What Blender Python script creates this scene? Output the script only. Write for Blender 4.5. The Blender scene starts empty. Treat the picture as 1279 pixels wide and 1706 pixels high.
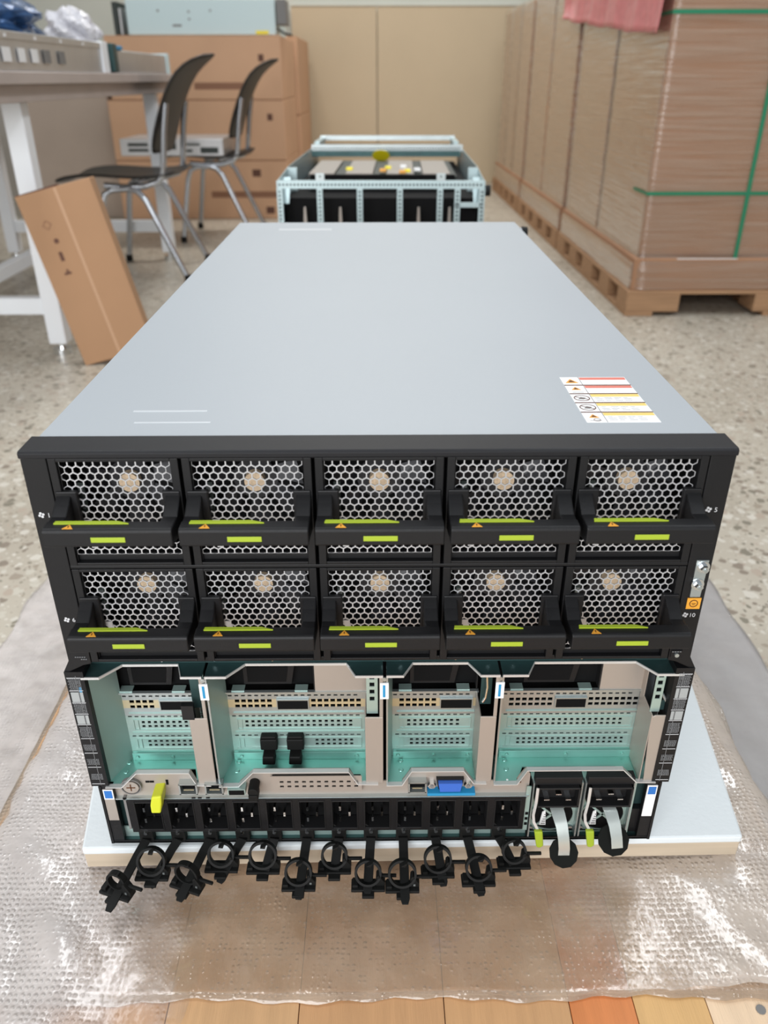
import bpy, bmesh, math, random
from mathutils import Vector, Matrix, Euler
random.seed(7)
SC = bpy.context.scene
COL = SC.collection
R = math.radians
H = .3556

# ------------------------------------------------------------------ camera
cam_d = bpy.data.cameras.new('camera'); cam = bpy.data.objects.new('camera', cam_d); COL.objects.link(cam)
P_, Y_, RO = .498185, -.00779762, -.0014973
rz = Matrix.Rotation(Y_, 3, 'Z')
fw = rz @ Vector((0, math.cos(P_), -math.sin(P_))); up = rz @ Vector((0, math.sin(P_), math.cos(P_))); rt = rz @ Vector((1, 0, 0))
rt2 = math.cos(RO)*rt + math.sin(RO)*up; up2 = -math.sin(RO)*rt + math.cos(RO)*up
cam.matrix_world = Matrix(((rt2.x, up2.x, -fw.x, -.0007), (rt2.y, up2.y, -fw.y, -.45285), (rt2.z, up2.z, -fw.z, .55768), (0, 0, 0, 1)))
cam_d.sensor_fit = 'VERTICAL'; cam_d.sensor_height = 36; cam_d.lens = 1328.3/1706*36
cam_d.clip_start = .01; cam_d.clip_end = 60
cam_d.dof.use_dof = True; cam_d.dof.focus_distance = .62; cam_d.dof.aperture_fstop = 7.5
SC.camera = cam

# ------------------------------------------------------------------ world, lights, exposure
w = bpy.data.worlds.new('world'); SC.world = w; w.use_nodes = True
w.node_tree.nodes['Background'].inputs[0].default_value = (.90, .95, 1.0, 1)
w.node_tree.nodes['Background'].inputs[1].default_value = .55
def area(name, loc, rot, sx, sy, power, col):
    l = bpy.data.lights.new(name, 'AREA'); l.shape = 'RECTANGLE'; l.size = sx; l.size_y = sy; l.energy = power; l.color = col
    o = bpy.data.objects.new(name, l); COL.objects.link(o); o.location = loc; o.rotation_euler = [R(a) for a in rot]
    return o
area('ceiling_lamp_light', (-.9, 1.2, 2.7), (0, 0, 0), .35, 2.4, 46, (.96, .98, 1))
area('ceiling_lamp_light', (1.0, 1.2, 2.7), (0, 0, 0), .35, 2.4, 46, (.93, .97, 1))
area('ceiling_lamp_light', (0.0, 4.8, 2.7), (0, 0, 0), 2.2, .4, 70, (1, .97, .92))
area('window_light', (-.9, -2.5, 1.3), (84, 0, -12), 3.0, 1.8, 150, (.97, .98, 1))
SC.view_settings.view_transform = 'Standard'; SC.view_settings.look = 'None'
SC.view_settings.gamma = 1; SC.view_settings.use_curve_mapping = False
SC.view_settings.exposure = -.38

# ------------------------------------------------------------------ materials
def lin(c):
    return tuple(((x/255)/12.92 if x/255 <= .04045 else ((x/255+.055)/1.055)**2.4) for x in c)
def mat(name, rgb, rough=.5, metal=0, noise=0, nscale=30, bump=0, bscale=60, spec=.5, coat=0, stretch=(1,1,1)):
    m = bpy.data.materials.new(name); m.use_nodes = True; nt = m.node_tree; b = nt.nodes['Principled BSDF']
    c = (*lin(rgb), 1)
    b.inputs['Base Color'].default_value = c; b.inputs['Roughness'].default_value = rough; b.inputs['Metallic'].default_value = metal
    b.inputs['Specular IOR Level'].default_value = spec; b.inputs['Coat Weight'].default_value = coat
    tc = nt.nodes.new('ShaderNodeTexCoord'); mp = nt.nodes.new('ShaderNodeMapping'); nt.links.new(tc.outputs['Object'], mp.inputs[0])
    mp.inputs['Scale'].default_value = stretch
    if noise:
        n = nt.nodes.new('ShaderNodeTexNoise'); n.inputs['Scale'].default_value = nscale; n.inputs['Detail'].default_value = 4
        nt.links.new(mp.outputs[0], n.inputs['Vector'])
        rp = nt.nodes.new('ShaderNodeValToRGB'); rp.color_ramp.elements[0].position = .3; rp.color_ramp.elements[1].position = .7
        rp.color_ramp.elements[0].color = (*[max(0, x*(1-noise)) for x in c[:3]], 1); rp.color_ramp.elements[1].color = (*[min(1, x*(1+noise)) for x in c[:3]], 1)
        nt.links.new(n.outputs['Fac'], rp.inputs[0]); nt.links.new(rp.outputs[0], b.inputs['Base Color'])
    if bump:
        n2 = nt.nodes.new('ShaderNodeTexNoise'); n2.inputs['Scale'].default_value = bscale; n2.inputs['Detail'].default_value = 3
        nt.links.new(mp.outputs[0], n2.inputs['Vector'])
        bm_ = nt.nodes.new('ShaderNodeBump'); bm_.inputs['Strength'].default_value = bump; bm_.inputs['Distance'].default_value = .002
        nt.links.new(n2.outputs['Fac'], bm_.inputs['Height']); nt.links.new(bm_.outputs[0], b.inputs['Normal'])
    return m
M = dict(
 lid=mat('painted_lid', (166,172,177), .42, 0, .012, 4, .04, 300, .5),
 blk=mat('black_plastic', (15,15,17), .5, 0, .05, 40, .06, 900, .36),
 bez=mat('charcoal_bezel', (24,24,27), .5, 0, .05, 8, .05, 600, .32, stretch=(1,20,20)),
 dark=mat('dark_interior', (10,10,12), .6),
 vdark=mat('matte_black', (6,6,7), .8, spec=.2),
 grille=mat('silver_grille', (198,198,200), .38, .45),
 hub=mat('fan_hub_label', (206,182,152), .5, 0, .2, 400),
 blade=mat('fan_blade', (34,34,38), .4),
 lime=mat('lime_plastic', (158,178,44), .45),
 orange=mat('orange_label', (226,158,50), .5),
 oline=mat('label_ink', (90,50,14), .6),
 teal=mat('zinc_sheet', (176,200,194), .38, .6, .07, 14, .05, 120),  # zinc tinted teal for the cyan light it reflects
 tealf=mat('zinc_floor_cyan_light', (146,200,190), .3, .6, .06, 20, .04, 120),  # strongest tint: cyan light reflected by the bay floor put into its colour
 zinc=mat('bright_zinc', (180,188,188), .35, .8, .05, 25, .04, 200),
 flange=mat('satin_flange', (176,167,158), .42, .45, .03, 10, .03, 200),
 tealdk=mat('dark_zinc', (58,84,84), .42, .6, .15, 30),
 bright=mat('bright_edge', (206,206,204), .3, .35),
 chrome=mat('chrome', (225,228,230), .14, 1),
 white=mat('white_label', (232,232,232), .55),
 wtext=mat('white_ink', (205,206,208), .6),
 ptext=mat('pale_grey_print', (158,162,162), .6),
 gtext=mat('grey_ink', (128,130,132), .6),
 blue=mat('blue_label', (42,112,190), .5),
 sky=mat('cyan_blue_label', (36,140,190), .5),
 vga=mat('blue_vga_plastic', (56,104,196), .4),
 brass=mat('yellow_zinc_bracket', (206,194,160), .35, .6),
 red=mat('red_label', (214,120,104), .5), yel=mat('yellow_label', (226,200,110), .5),
 foam=mat('white_foam', (218,224,226), .7, 0, .01, 8, .15, 200),
 ply=mat('plywood', (190,174,152), .6, 0, .1, 6, stretch=(1,18,18)),
 beige=mat('beige_board', (194,176,148), .75, 0, .02, 3),
 wallm=mat('pale_wall', (206,208,198), .8, 0, .03, 3),
 gwall=mat('grey_wall', (172,168,162), .8, 0, .03, 3),
 card=mat('cardboard', (164,124,96), .78, 0, .05, 5, .1, 90, .25),
 card3=mat('pale_brown_cardboard', (206,166,134), .75, 0, .04, 4, .08, 90, .25),
 tape=mat('paper_tape', (192,154,122), .6),
 card2=mat('brown_cardboard', (174,136,104), .75, 0, .04, 4, .08, 90, .25),
 cardg=mat('greyish_cardboard', (176,160,146), .78, 0, .04, 4),
 ink=mat('dark_print', (96,62,48), .7),
 inkl=mat('faded_print', (140,100,76), .7),
 palw=mat('pallet_wood', (168,132,100), .7, 0, .14, 5, .3, 60, .3, stretch=(1,14,14)),
 green=mat('green_strap', (34,122,88), .4),
 wsteel=mat('white_powder_steel', (236,240,244), .4),
 ttop=mat('workbench_laminate', (178,166,160), .45, 0, .06, 10),
 cseat=mat('black_chair_plastic', (28,24,21), .45),
 tube=mat('chrome_tube', (186,190,196), .22, .9),
 alu=mat('aluminium_case', (196,196,196), .34, .7, .05, 12),
 alud=mat('perforated_steel', (178,196,198), .4, .6),
 rubber=mat('black_rubber', (11,12,11), .65, spec=.3),
 yst=mat('yellow_sticker', (240,222,30), .5),
 heat=mat('heat_spreader', (158,150,142), .45, .4),
 pcb=mat('dark_board', (40,48,44), .5), 
 bagb=mat('blue_antistatic_bag', (52,82,122), .25, .3, .5, 30, .8, 40),
 bagd=mat('dark_bag', (26,28,36), .35, 0, .3, 20, .6, 40),
 bagw=mat('white_film_bag', (212,212,218), .3, 0, .05, 30, .6, 40),
 lblue=mat('pale_blue_case', (200,220,222), .45),
 greyplug=mat('grey_print', (120,118,116), .6),
 velcro=mat('black_hook_tape', (20,22,20), .9, spec=.2),
)
def terrazzo():
    m = bpy.data.materials.new('terrazzo'); m.use_nodes = True; nt = m.node_tree; b = nt.nodes['Principled BSDF']; N = nt.nodes.new; L = nt.links.new
    tc = N('ShaderNodeTexCoord')
    dn = N('ShaderNodeTexNoise'); dn.inputs['Scale'].default_value = 60; L(tc.outputs['Object'], dn.inputs['Vector'])
    mx = N('ShaderNodeMixRGB'); mx.inputs[0].default_value = .012; L(tc.outputs['Object'], mx.inputs[1]); L(dn.outputs['Color'], mx.inputs[2])
    def chips(scale, lo, hi):
        v = N('ShaderNodeTexVoronoi'); v.inputs['Scale'].default_value = scale; v.inputs['Randomness'].default_value = 1; L(mx.outputs[0], v.inputs['Vector'])
        sp = N('ShaderNodeSeparateColor'); L(v.outputs['Color'], sp.inputs[0])
        # chip size varies per cell
        t = N('ShaderNodeMath'); t.operation = 'MULTIPLY_ADD'; t.inputs[1].default_value = .45; t.inputs[2].default_value = .08; L(sp.outputs[1], t.inputs[0])
        c = N('ShaderNodeMath'); c.operation = 'LESS_THAN'; L(v.outputs['Distance'], c.inputs[0]); L(t.outputs[0], c.inputs[1])
        r = N('ShaderNodeValToRGB'); r.color_ramp.interpolation = 'CONSTANT'
        cols = [(194,188,174),(158,147,132),(202,196,184),(140,129,116),(176,162,147),(206,200,188),(132,126,112)]
        e = r.color_ramp.elements; e[0].color = (*lin(cols[0]), 1); e[1].position = 1/7; e[1].color = (*lin(cols[1]), 1)
        for i in range(2, 7):
            q = e.new(i/7); q.color = (*lin(cols[i]), 1)
        L(sp.outputs[0], r.inputs[0])
        return c, r
    n = N('ShaderNodeTexNoise'); n.inputs['Scale'].default_value = 4; n.inputs['Detail'].default_value = 5; L(tc.outputs['Object'], n.inputs['Vector'])
    base = N('ShaderNodeValToRGB'); base.color_ramp.elements[0].position = .3; base.color_ramp.elements[0].color = (*lin((172,163,148)), 1)
    base.color_ramp.elements[1].position = .7; base.color_ramp.elements[1].color = (*lin((192,184,169)), 1); L(n.outputs['Fac'], base.inputs[0])
    cur = base.outputs[0]
    for sc in (110, 45):
        c, r = chips(sc, 0, 0)
        k = N('ShaderNodeMixRGB'); L(c.outputs[0], k.inputs[0]); L(cur, k.inputs[1]); L(r.outputs[0], k.inputs[2]); cur = k.outputs[0]
    L(cur, b.inputs['Base Color']); b.inputs['Roughness'].default_value = .38
    return m
M['terrazzo'] = terrazzo()
def film(name, opac, col, bub, rough=.22, wr=.3, distance=.0012, spec=.35, stretch=(1, 1, 1), fade=None, vary=.10):
    m = bpy.data.materials.new(name); m.use_nodes = True; nt = m.node_tree; N = nt.nodes.new; L = nt.links.new
    for n in list(nt.nodes): nt.nodes.remove(n)
    out = N('ShaderNodeOutputMaterial'); tr = N('ShaderNodeBsdfTransparent'); df = N('ShaderNodeBsdfDiffuse'); gl = N('ShaderNodeBsdfGlossy')
    df.inputs[0].default_value = (*lin(col), 1); gl.inputs['Roughness'].default_value = rough; gl.inputs[0].default_value = (1, 1, 1, 1)
    tc = N('ShaderNodeTexCoord')
    mp = N('ShaderNodeMapping'); mp.inputs['Scale'].default_value = stretch; L(tc.outputs['Object'], mp.inputs[0])
    no = N('ShaderNodeTexNoise'); no.inputs['Scale'].default_value = 28; no.inputs['Detail'].default_value = 4; L(mp.outputs[0], no.inputs['Vector'])
    bp = N('ShaderNodeBump'); bp.inputs['Strength'].default_value = wr; bp.inputs['Distance'].default_value = .004; L(no.outputs['Fac'], bp.inputs['Height'])
    last = bp; fac = None
    if bub:
        v = N('ShaderNodeTexVoronoi'); v.inputs['Scale'].default_value = bub; v.inputs['Randomness'].default_value = .28; L(tc.outputs['Object'], v.inputs['Vector'])
        rp = N('ShaderNodeMapRange'); rp.inputs[1].default_value = .0; rp.inputs[2].default_value = .55; rp.inputs[3].default_value = 1; rp.inputs[4].default_value = 0; rp.interpolation_type = 'SMOOTHERSTEP'
        L(v.outputs['Distance'], rp.inputs[0])
        b2 = N('ShaderNodeBump'); b2.inputs['Strength'].default_value = .9; b2.inputs['Distance'].default_value = distance; L(rp.outputs[0], b2.inputs['Height']); L(bp.outputs[0], b2.inputs['Normal']); last = b2
    L(last.outputs[0], gl.inputs['Normal']); L(last.outputs[0], df.inputs['Normal'])
    # opacity wanders a little with the crumple
    mr = N('ShaderNodeMapRange'); mr.inputs[1].default_value = .3; mr.inputs[2].default_value = .7; mr.inputs[3].default_value = max(0, opac-vary); mr.inputs[4].default_value = min(1, opac+vary); L(no.outputs['Fac'], mr.inputs[0])
    m1 = N('ShaderNodeMixShader'); L(mr.outputs[0], m1.inputs[0]); L(tr.outputs[0], m1.inputs[1]); L(df.outputs[0], m1.inputs[2])
    fr = N('ShaderNodeFresnel'); fr.inputs[0].default_value = 1.5; L(last.outputs[0], fr.inputs['Normal'])
    ad = N('ShaderNodeMath'); ad.operation = 'MULTIPLY_ADD'; ad.inputs[1].default_value = spec*2; ad.inputs[2].default_value = spec*.12; L(fr.outputs[0], ad.inputs[0])
    m2 = N('ShaderNodeMixShader'); L(ad.outputs[0], m2.inputs[0]); L(m1.outputs[0], m2.inputs[1]); L(gl.outputs[0], m2.inputs[2])
    if fade:   # fewer film layers towards the inner edge
        sx = N('ShaderNodeSeparateXYZ'); L(tc.outputs['Object'], sx.inputs[0])
        a = N('ShaderNodeMapRange'); a.inputs[1].default_value = fade[0]; a.inputs[2].default_value = fade[1]; a.inputs[3].default_value = 0; a.inputs[4].default_value = 1; L(sx.outputs[0], a.inputs[0])
        n3 = N('ShaderNodeMath'); n3.operation = 'MULTIPLY_ADD'; n3.inputs[1].default_value = .7; n3.inputs[2].default_value = -.35; L(no.outputs['Fac'], n3.inputs[0])
        ad2 = N('ShaderNodeMath'); ad2.operation = 'ADD'; ad2.use_clamp = True; L(a.outputs[0], ad2.inputs[0]); L(n3.outputs[0], ad2.inputs[1])
        t2 = N('ShaderNodeBsdfTransparent'); m3 = N('ShaderNodeMixShader'); L(ad2.outputs[0], m3.inputs[0]); L(t2.outputs[0], m3.inputs[1]); L(m2.outputs[0], m3.inputs[2]); L(m3.outputs[0], out.inputs[0])
    else: L(m2.outputs[0], out.inputs[0])
    return m
M['bubble'] = film('bubble_film', .28, (234,206,176), 230, .17, .5, .0008, spec=.30)
M['bubble2'] = film('folded_bubble_film', .46, (226,212,198), 210, .16, .6, .0008, spec=.22, fade=(.16, .27))
M['drape'] = film('draped_bubble_film', .62, (224,216,211), 210, .16, .6, .0008, spec=.26, fade=(-.15, -.27))
M['sheet'] = film('dust_sheet', .72, (178,174,172), 0, .3, .15)
M['stretch'] = film('stretch_film', .26, (178,158,140), 0, .2, 1.0, spec=.26, stretch=(.12, .12, 3.2), vary=.24)
M['pinkf'] = film('pink_film', .80, (226,140,140), 0, .35, 1.0, spec=.2)
M['clear'] = mat('pale_strip_grey', (196,200,204), .3)

# ------------------------------------------------------------------ mesh helpers
class MB:
    def __init__(s): s.bm = bmesh.new(); s.mats = []
    def mi(s, m):
        if m is None: return 0
        if m not in s.mats: s.mats.append(m)
        return s.mats.index(m)
    def _add(s, vs, fs, m=None, mtx=None):
        k = s.mi(m); vv = [s.bm.verts.new(mtx @ Vector(v) if mtx else v) for v in vs]
        for f in fs:
            try: q = s.bm.faces.new([vv[i] for i in f]); q.material_index = k
            except ValueError: pass
        return s
    def box(s, x0, x1, y0, y1, z0, z1, m=None, mtx=None):
        v = [(x, y, z) for z in (z0, z1) for y in (y0, y1) for x in (x0, x1)]
        return s._add(v, [(0,2,3,1), (4,5,7,6), (0,1,5,4), (2,6,7,3), (0,4,6,2), (1,3,7,5)], m, mtx)
    def prism(s, pts, axis, a, b, m=None, mtx=None):
        # pts 2-D polygon; axis the extrusion direction
        def P(p, t): return {'x': (t, p[0], p[1]), 'y': (p[0], t, p[1]), 'z': (p[0], p[1], t)}[axis]
        n = len(pts); v = [P(p, a) for p in pts]+[P(p, b) for p in pts]
        return s._add(v, [tuple(range(n))[::-1], tuple(range(n, 2*n))]+[(i, (i+1) % n, n+(i+1) % n, n+i) for i in range(n)], m, mtx)
    def cyl(s, p0, p1, r0, r1=None, n=16, m=None, cap=True):
        r1 = r0 if r1 is None else r1; p0 = Vector(p0); p1 = Vector(p1); d = (p1-p0).normalized()
        q = d.to_track_quat('Z', 'Y')
        v = [p0+q @ Vector((r0*math.cos(2*math.pi*i/n), r0*math.sin(2*math.pi*i/n), 0)) for i in range(n)]
        v += [p1+q @ Vector((r1*math.cos(2*math.pi*i/n), r1*math.sin(2*math.pi*i/n), 0)) for i in range(n)]
        f = [(i, (i+1) % n, n+(i+1) % n, n+i) for i in range(n)]
        if cap: f += [tuple(range(n))[::-1], tuple(range(n, 2*n))]
        return s._add(v, f, m)
    def tube(s, pts, r, n=10, m=None):
        pts = [Vector(p) for p in pts]; rings = []; k = s.mi(m); prev = None
        for i, p in enumerate(pts):
            d = (pts[min(i+1, len(pts)-1)]-pts[max(i-1, 0)]).normalized()
            u = d.orthogonal().normalized() if prev is None else (prev-d*prev.dot(d)).normalized()
            prev = u; w_ = d.cross(u)
            rings.append([s.bm.verts.new(p+(u*math.cos(2*math.pi*j/n)+w_*math.sin(2*math.pi*j/n))*r) for j in range(n)])
        for a, b in zip(rings, rings[1:]):
            for j in range(n):
                f = s.bm.faces.new((a[j], a[(j+1) % n], b[(j+1) % n], b[j])); f.material_index = k
        s.bm.faces.new(rings[0][::-1]).material_index = k; s.bm.faces.new(rings[-1]).material_index = k
        return s
    def band(s, pts, width, th, side=(1, 0, 0), m=None):
        # flat ribbon with thickness along a path
        pts = [Vector(p) for p in pts]; side = Vector(side).normalized(); k = s.mi(m); rings = []
        for i, p in enumerate(pts):
            d = (pts[min(i+1, len(pts)-1)]-pts[max(i-1, 0)]).normalized()
            sd = (side-d*side.dot(d)).normalized(); nn = d.cross(sd)
            wd = width[i] if isinstance(width, (list, tuple)) else width
            rings.append([s.bm.verts.new(p+sd*a*wd/2+nn*b*th/2) for a, b in ((-1,-1), (1,-1), (1,1), (-1,1))])
        for a, b in zip(rings, rings[1:]):
            for j in range(4):
                f = s.bm.faces.new((a[j], a[(j+1) % 4], b[(j+1) % 4], b[j])); f.material_index = k
        s.bm.faces.new(rings[0][::-1]).material_index = k; s.bm.faces.new(rings[-1]).material_index = k
        return s
    def ring(s, c, nrm, r, width, th, n=28, m=None):
        c = Vector(c); q = Vector(nrm).to_track_quat('Z', 'Y'); k = s.mi(m); rs = []
        for i in range(n):
            a = 2*math.pi*i/n; u = Vector((math.cos(a), math.sin(a), 0))
            rs.append([s.bm.verts.new(c+q @ (u*(r+dr)+Vector((0, 0, dz)))) for dr, dz in ((-th/2,-width/2), (th/2,-width/2), (th/2,width/2), (-th/2,width/2))])
        for i in range(n):
            a, b = rs[i], rs[(i+1) % n]
            for j in range(4):
                f = s.bm.faces.new((a[j], a[(j+1) % 4], b[(j+1) % 4], b[j])); f.material_index = k
        return s
    def plate(s, xs, zs, holes, y, th, m=None):
        # grid plate in the XZ plane with real rectangular holes; xs, zs breakpoints, holes set of (i, j)
        k = s.mi(m); g = {}
        def V(i, j, b):
            if (i, j, b) not in g: g[(i, j, b)] = s.bm.verts.new((xs[i], y+(th if b else 0), zs[j]))
            return g[(i, j, b)]
        solid = lambda i, j: 0 <= i < len(xs)-1 and 0 <= j < len(zs)-1 and (i, j) not in holes
        for i in range(len(xs)-1):
            for j in range(len(zs)-1):
                if not solid(i, j): continue
                fs = [(V(i,j,0), V(i+1,j,0), V(i+1,j+1,0), V(i,j+1,0)), (V(i,j,1), V(i,j+1,1), V(i+1,j+1,1), V(i+1,j,1))]
                if not solid(i-1, j): fs.append((V(i,j,0), V(i,j+1,0), V(i,j+1,1), V(i,j,1)))
                if not solid(i+1, j): fs.append((V(i+1,j,0), V(i+1,j,1), V(i+1,j+1,1), V(i+1,j+1,0)))
                if not solid(i, j-1): fs.append((V(i,j,0), V(i,j,1), V(i+1,j,1), V(i+1,j,0)))
                if not solid(i, j+1): fs.append((V(i,j+1,0), V(i+1,j+1,0), V(i+1,j+1,1), V(i,j+1,1)))
                for f in fs: s.bm.faces.new(f).material_index = k
        return s
    def build(s, name, m=None, parent=None, bevel=0, smooth=False, seg=2):
        me = bpy.data.meshes.new(name)
        bmesh.ops.recalc_face_normals(s.bm, faces=s.bm.faces[:])
        if smooth:
            for f in s.bm.faces: f.smooth = True
        s.bm.to_mesh(me); s.bm.free()
        for x in (s.mats if s.mats else [m]): me.materials.append(x)
        o = bpy.data.objects.new(name, me); COL.objects.link(o)
        if bevel:
            b = o.modifiers.new('bevel', 'BEVEL'); b.width = bevel; b.segments = seg; b.limit_method = 'ANGLE'; b.angle_limit = R(35)
        if smooth:
            o.modifiers.new('split', 'EDGE_SPLIT').split_angle = R(40)
        if parent: o.parent = parent
        return o
def thing(name, label, cat, loc=(0,0,0), group=None, rot=(0,0,0)):
    o = bpy.data.objects.new(name, None); o.empty_display_size = .05; COL.objects.link(o); o.location = loc; o.rotation_euler = rot
    return tag(o, label, cat, group)
def tag(o, label=None, cat=None, group=None, kind=None):
    if label: o['label'] = label
    if cat: o['category'] = cat
    if group: o['group'] = group
    if kind: o['kind'] = kind
    return o
def copy_tree(o, parent=None):
    c = o.copy(); COL.objects.link(c); c.parent = parent
    for ch in list(o.children): copy_tree(ch, c)
    return c
def text(name, s, size, loc, rot, m, parent=None):
    cu = bpy.data.curves.new(name, 'FONT'); cu.body = s; cu.size = size; cu.align_x = 'CENTER'; cu.align_y = 'CENTER'; cu.extrude = .00008
    t = bpy.data.objects.new(name+'_c', cu); COL.objects.link(t); bpy.context.view_layer.update()
    me = bpy.data.meshes.new_from_object(t.evaluated_get(bpy.context.evaluated_depsgraph_get()))
    bpy.data.objects.remove(t); me.materials.clear(); me.materials.append(m)
    o = bpy.data.objects.new(name, me); COL.objects.link(o); o.location = loc; o.rotation_euler = rot
    if parent: o.parent = parent
    return o

FL = -.20
# ================================================================== SETTING
tag(MB().box(-3.2, 3.4, -2.6, 8.2, FL-.05, FL).build('floor', M['terrazzo']), kind='structure')
tag(MB().box(-3.2, 3.4, 6.72, 6.82, FL, 2.9).build('wall_back', M['wallm']), kind='structure')
tag(MB().box(-2.75, -2.65, -2.6, 6.72, FL, 2.9).build('wall_left', M['gwall']), kind='structure')
tag(MB().box(2.7, 2.8, -2.6, 6.72, FL, 2.9).build('wall_right', M['gwall']), kind='structure')
for x0, x1, lb in ((-.64, .004, 'beige partition board leaning by the brown carton stack on the left'), (.010, 1.2, 'beige partition board ending behind the film-wrapped pallet row')):
    p = MB().box(x0, x1, 6.62, 6.66, FL, 1.035, M['beige']).box(x0, x1, 6.61, 6.67, 1.035, 1.052, M['wallm'])
    tag(p.build('partition_board', None, bevel=.002), lb, 'partition', 'beige partition boards across the back')

# ================================================================== PLATFORM, FILM, FOAM
plat = thing('wooden_platform', 'low wooden pallet under the big grey-lidded server, boards running away from the camera', 'pallet', (0, 0, FL))
cols = [(204,160,116), (198,152,108), (206,164,120), (200,154,110), (206,160,114), (212,132,78), (210,168,112), (224,196,164)]
edges = [-.345, -.255, -.155, -.06, .045, .136, .183, .236, .345]
for i in range(8):
    mm = mat('board_wood_%d' % i, cols[i], .55, 0, .09, 7, .2, 60, .4, stretch=(14, 1, 14))
    MB().box(edges[i]+.0003, edges[i+1]-.0003, -.34, 1.12, .146, .166).build('deck_board', mm, plat, bevel=.0004)
for x in (-.315, -.02, .285): MB().box(x-.02, x+.05, -.34, 1.12, .02, .146).build('bearer', M['palw'], plat, bevel=.002)
for y in (-.34, .36, 1.02): MB().box(-.345, .345, y, y+.1, .0, .02).build('bottom_board', M['palw'], plat, bevel=.002)
n = MB().cyl((.2735, -.121, .1655), (.2735, -.121, .1668), .0035, n=12).build('nail_head', M['greyplug'], plat)

def sheet(name, prof, y0, y1, ny, m, amp, seed, th=.0006):
    # sheet swept along Y over an (x, z) profile, crumpled with layered waves
    rnd = random.Random(seed); ph = [rnd.uniform(0, 6.28) for _ in range(8)]
    P = []
    for a, b in zip(prof, prof[1:]):
        L_ = math.dist(a, b); k = max(1, int(L_/.008))
        for i in range(k): P.append((a[0]+(b[0]-a[0])*i/k, a[1]+(b[1]-a[1])*i/k))
    P.append(prof[-1]); bm = bmesh.new(); g = []
    for i, (x, z) in enumerate(P):
        row = []
        for j in range(ny+1):
            y = y0+(y1-y0)*j/ny
            d = amp*(math.sin(31*x+17*y+ph[0])+.7*math.sin(53*y-29*x+ph[1])+.6*math.sin(97*x+61*y+ph[2])+.5*math.sin(140*y+80*x+ph[3])+rnd.uniform(-.3, .3))/2
            ex = amp*1.6*math.sin(40*y+ph[4]) if i in (0, len(P)-1) else 0
            ey = .0018*math.sin(40*x+ph[5])+.0012*math.sin(170*x+ph[6]) if j in (0, ny) else 0
            row.append(bm.verts.new((x+ex, y+ey, z+abs(d))))
        g.append(row)
    for a, b in zip(g, g[1:]):
        for j in range(ny): bm.faces.new((a[j], b[j], b[j+1], a[j+1]))
    for f in bm.faces: f.smooth = True
    me = bpy.data.meshes.new(name); bmesh.ops.recalc_face_normals(bm, faces=bm.faces[:]); bm.to_mesh(me); bm.free(); me.materials.append(m)
    o = bpy.data.objects.new(name, me); COL.objects.link(o); so = o.modifiers.new('thickness', 'SOLIDIFY'); so.thickness = th; so.offset = 1
    return o
zt = FL+.166
tag(sheet('bubble_wrap', [(-.356, zt-.10), (-.353, zt-.03), (-.349, zt-.002), (-.335, zt+.001), (.338, zt+.001), (.352, zt-.012), (.356, zt-.05), (.358, zt-.1)], -.113, 1.0, 130, M['bubble'], .0011, 3),
    'clear bubble wrap sheet lying over the wooden boards in front of and under the server', 'bubble wrap')
tag(sheet('bubble_wrap', [(-.14, zt+.003), (-.25, zt+.005), (-.333, zt+.006), (-.35, zt-.006), (-.37, zt-.06), (-.40, zt-.12), (-.44, FL+.012), (-.50, FL+.004), (-.575, FL+.003)], -.42, .82, 150, M['drape'], .0032, 5),
    'crumpled bubble wrap spilling over the left edge of the platform onto the floor', 'bubble wrap')
tag(sheet('bubble_wrap', [(.14, zt+.003), (.27, zt+.006), (.338, zt+.009), (.350, zt+.006), (.362, zt-.006)], -.108, .9, 120, M['bubble2'], .003, 9),
    'folded bubble wrap along the right edge of the platform beside the white foam', 'bubble wrap')
tag(sheet('plastic_sheet', [(.37, FL+.002), (.565, FL+.002)], -.3, .80, 60, M['sheet'], .0015, 12),
    'grey translucent plastic sheet on the floor right of the platform', 'plastic sheet')
tag(MB().prism([(-.247, -.004), (.303, .003), (.328, .2), (.328, .96), (-.262, .96), (-.262, .08)], 'z', zt+.0085, -.0085).build('plywood_board', M['ply'], bevel=.001),
    'thin plywood board between the white foam and the bubble wrap', 'board')
tag(MB().prism([(-.247, -.006), (.303, .001), (.328, .2), (.328, .96), (-.262, .96), (-.262, .08)], 'z', -.008, -.0002).build('foam_sheet', M['foam'], bevel=.002),
    'white foam sheet directly under the server, showing widely at its right', 'foam sheet')

# ================================================================== MAIN SERVER
srv = thing('rack_server', 'big rack server with grey lid, ten fan modules and open teal bays, facing the camera', 'server', (0, 0, 0))
# body shell
b = MB()
b.box(-.2195, .2195, .0232, .89, H-.0018, H-.0004)
b.box(-.2195, -.2180, .0232, .89, 0, H-.0018); b.box(.2180, .2195, .0232, .89, 0, H-.0018)
b.build('lid', M['lid'], srv, bevel=.0006)
b = MB()
b.box(-.218, .218, .06, .888, .002, .186); b.box(-.218, .218, .045, .888, .188, H-.003)
b.build('chassis_core', M['vdark'], srv)
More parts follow.
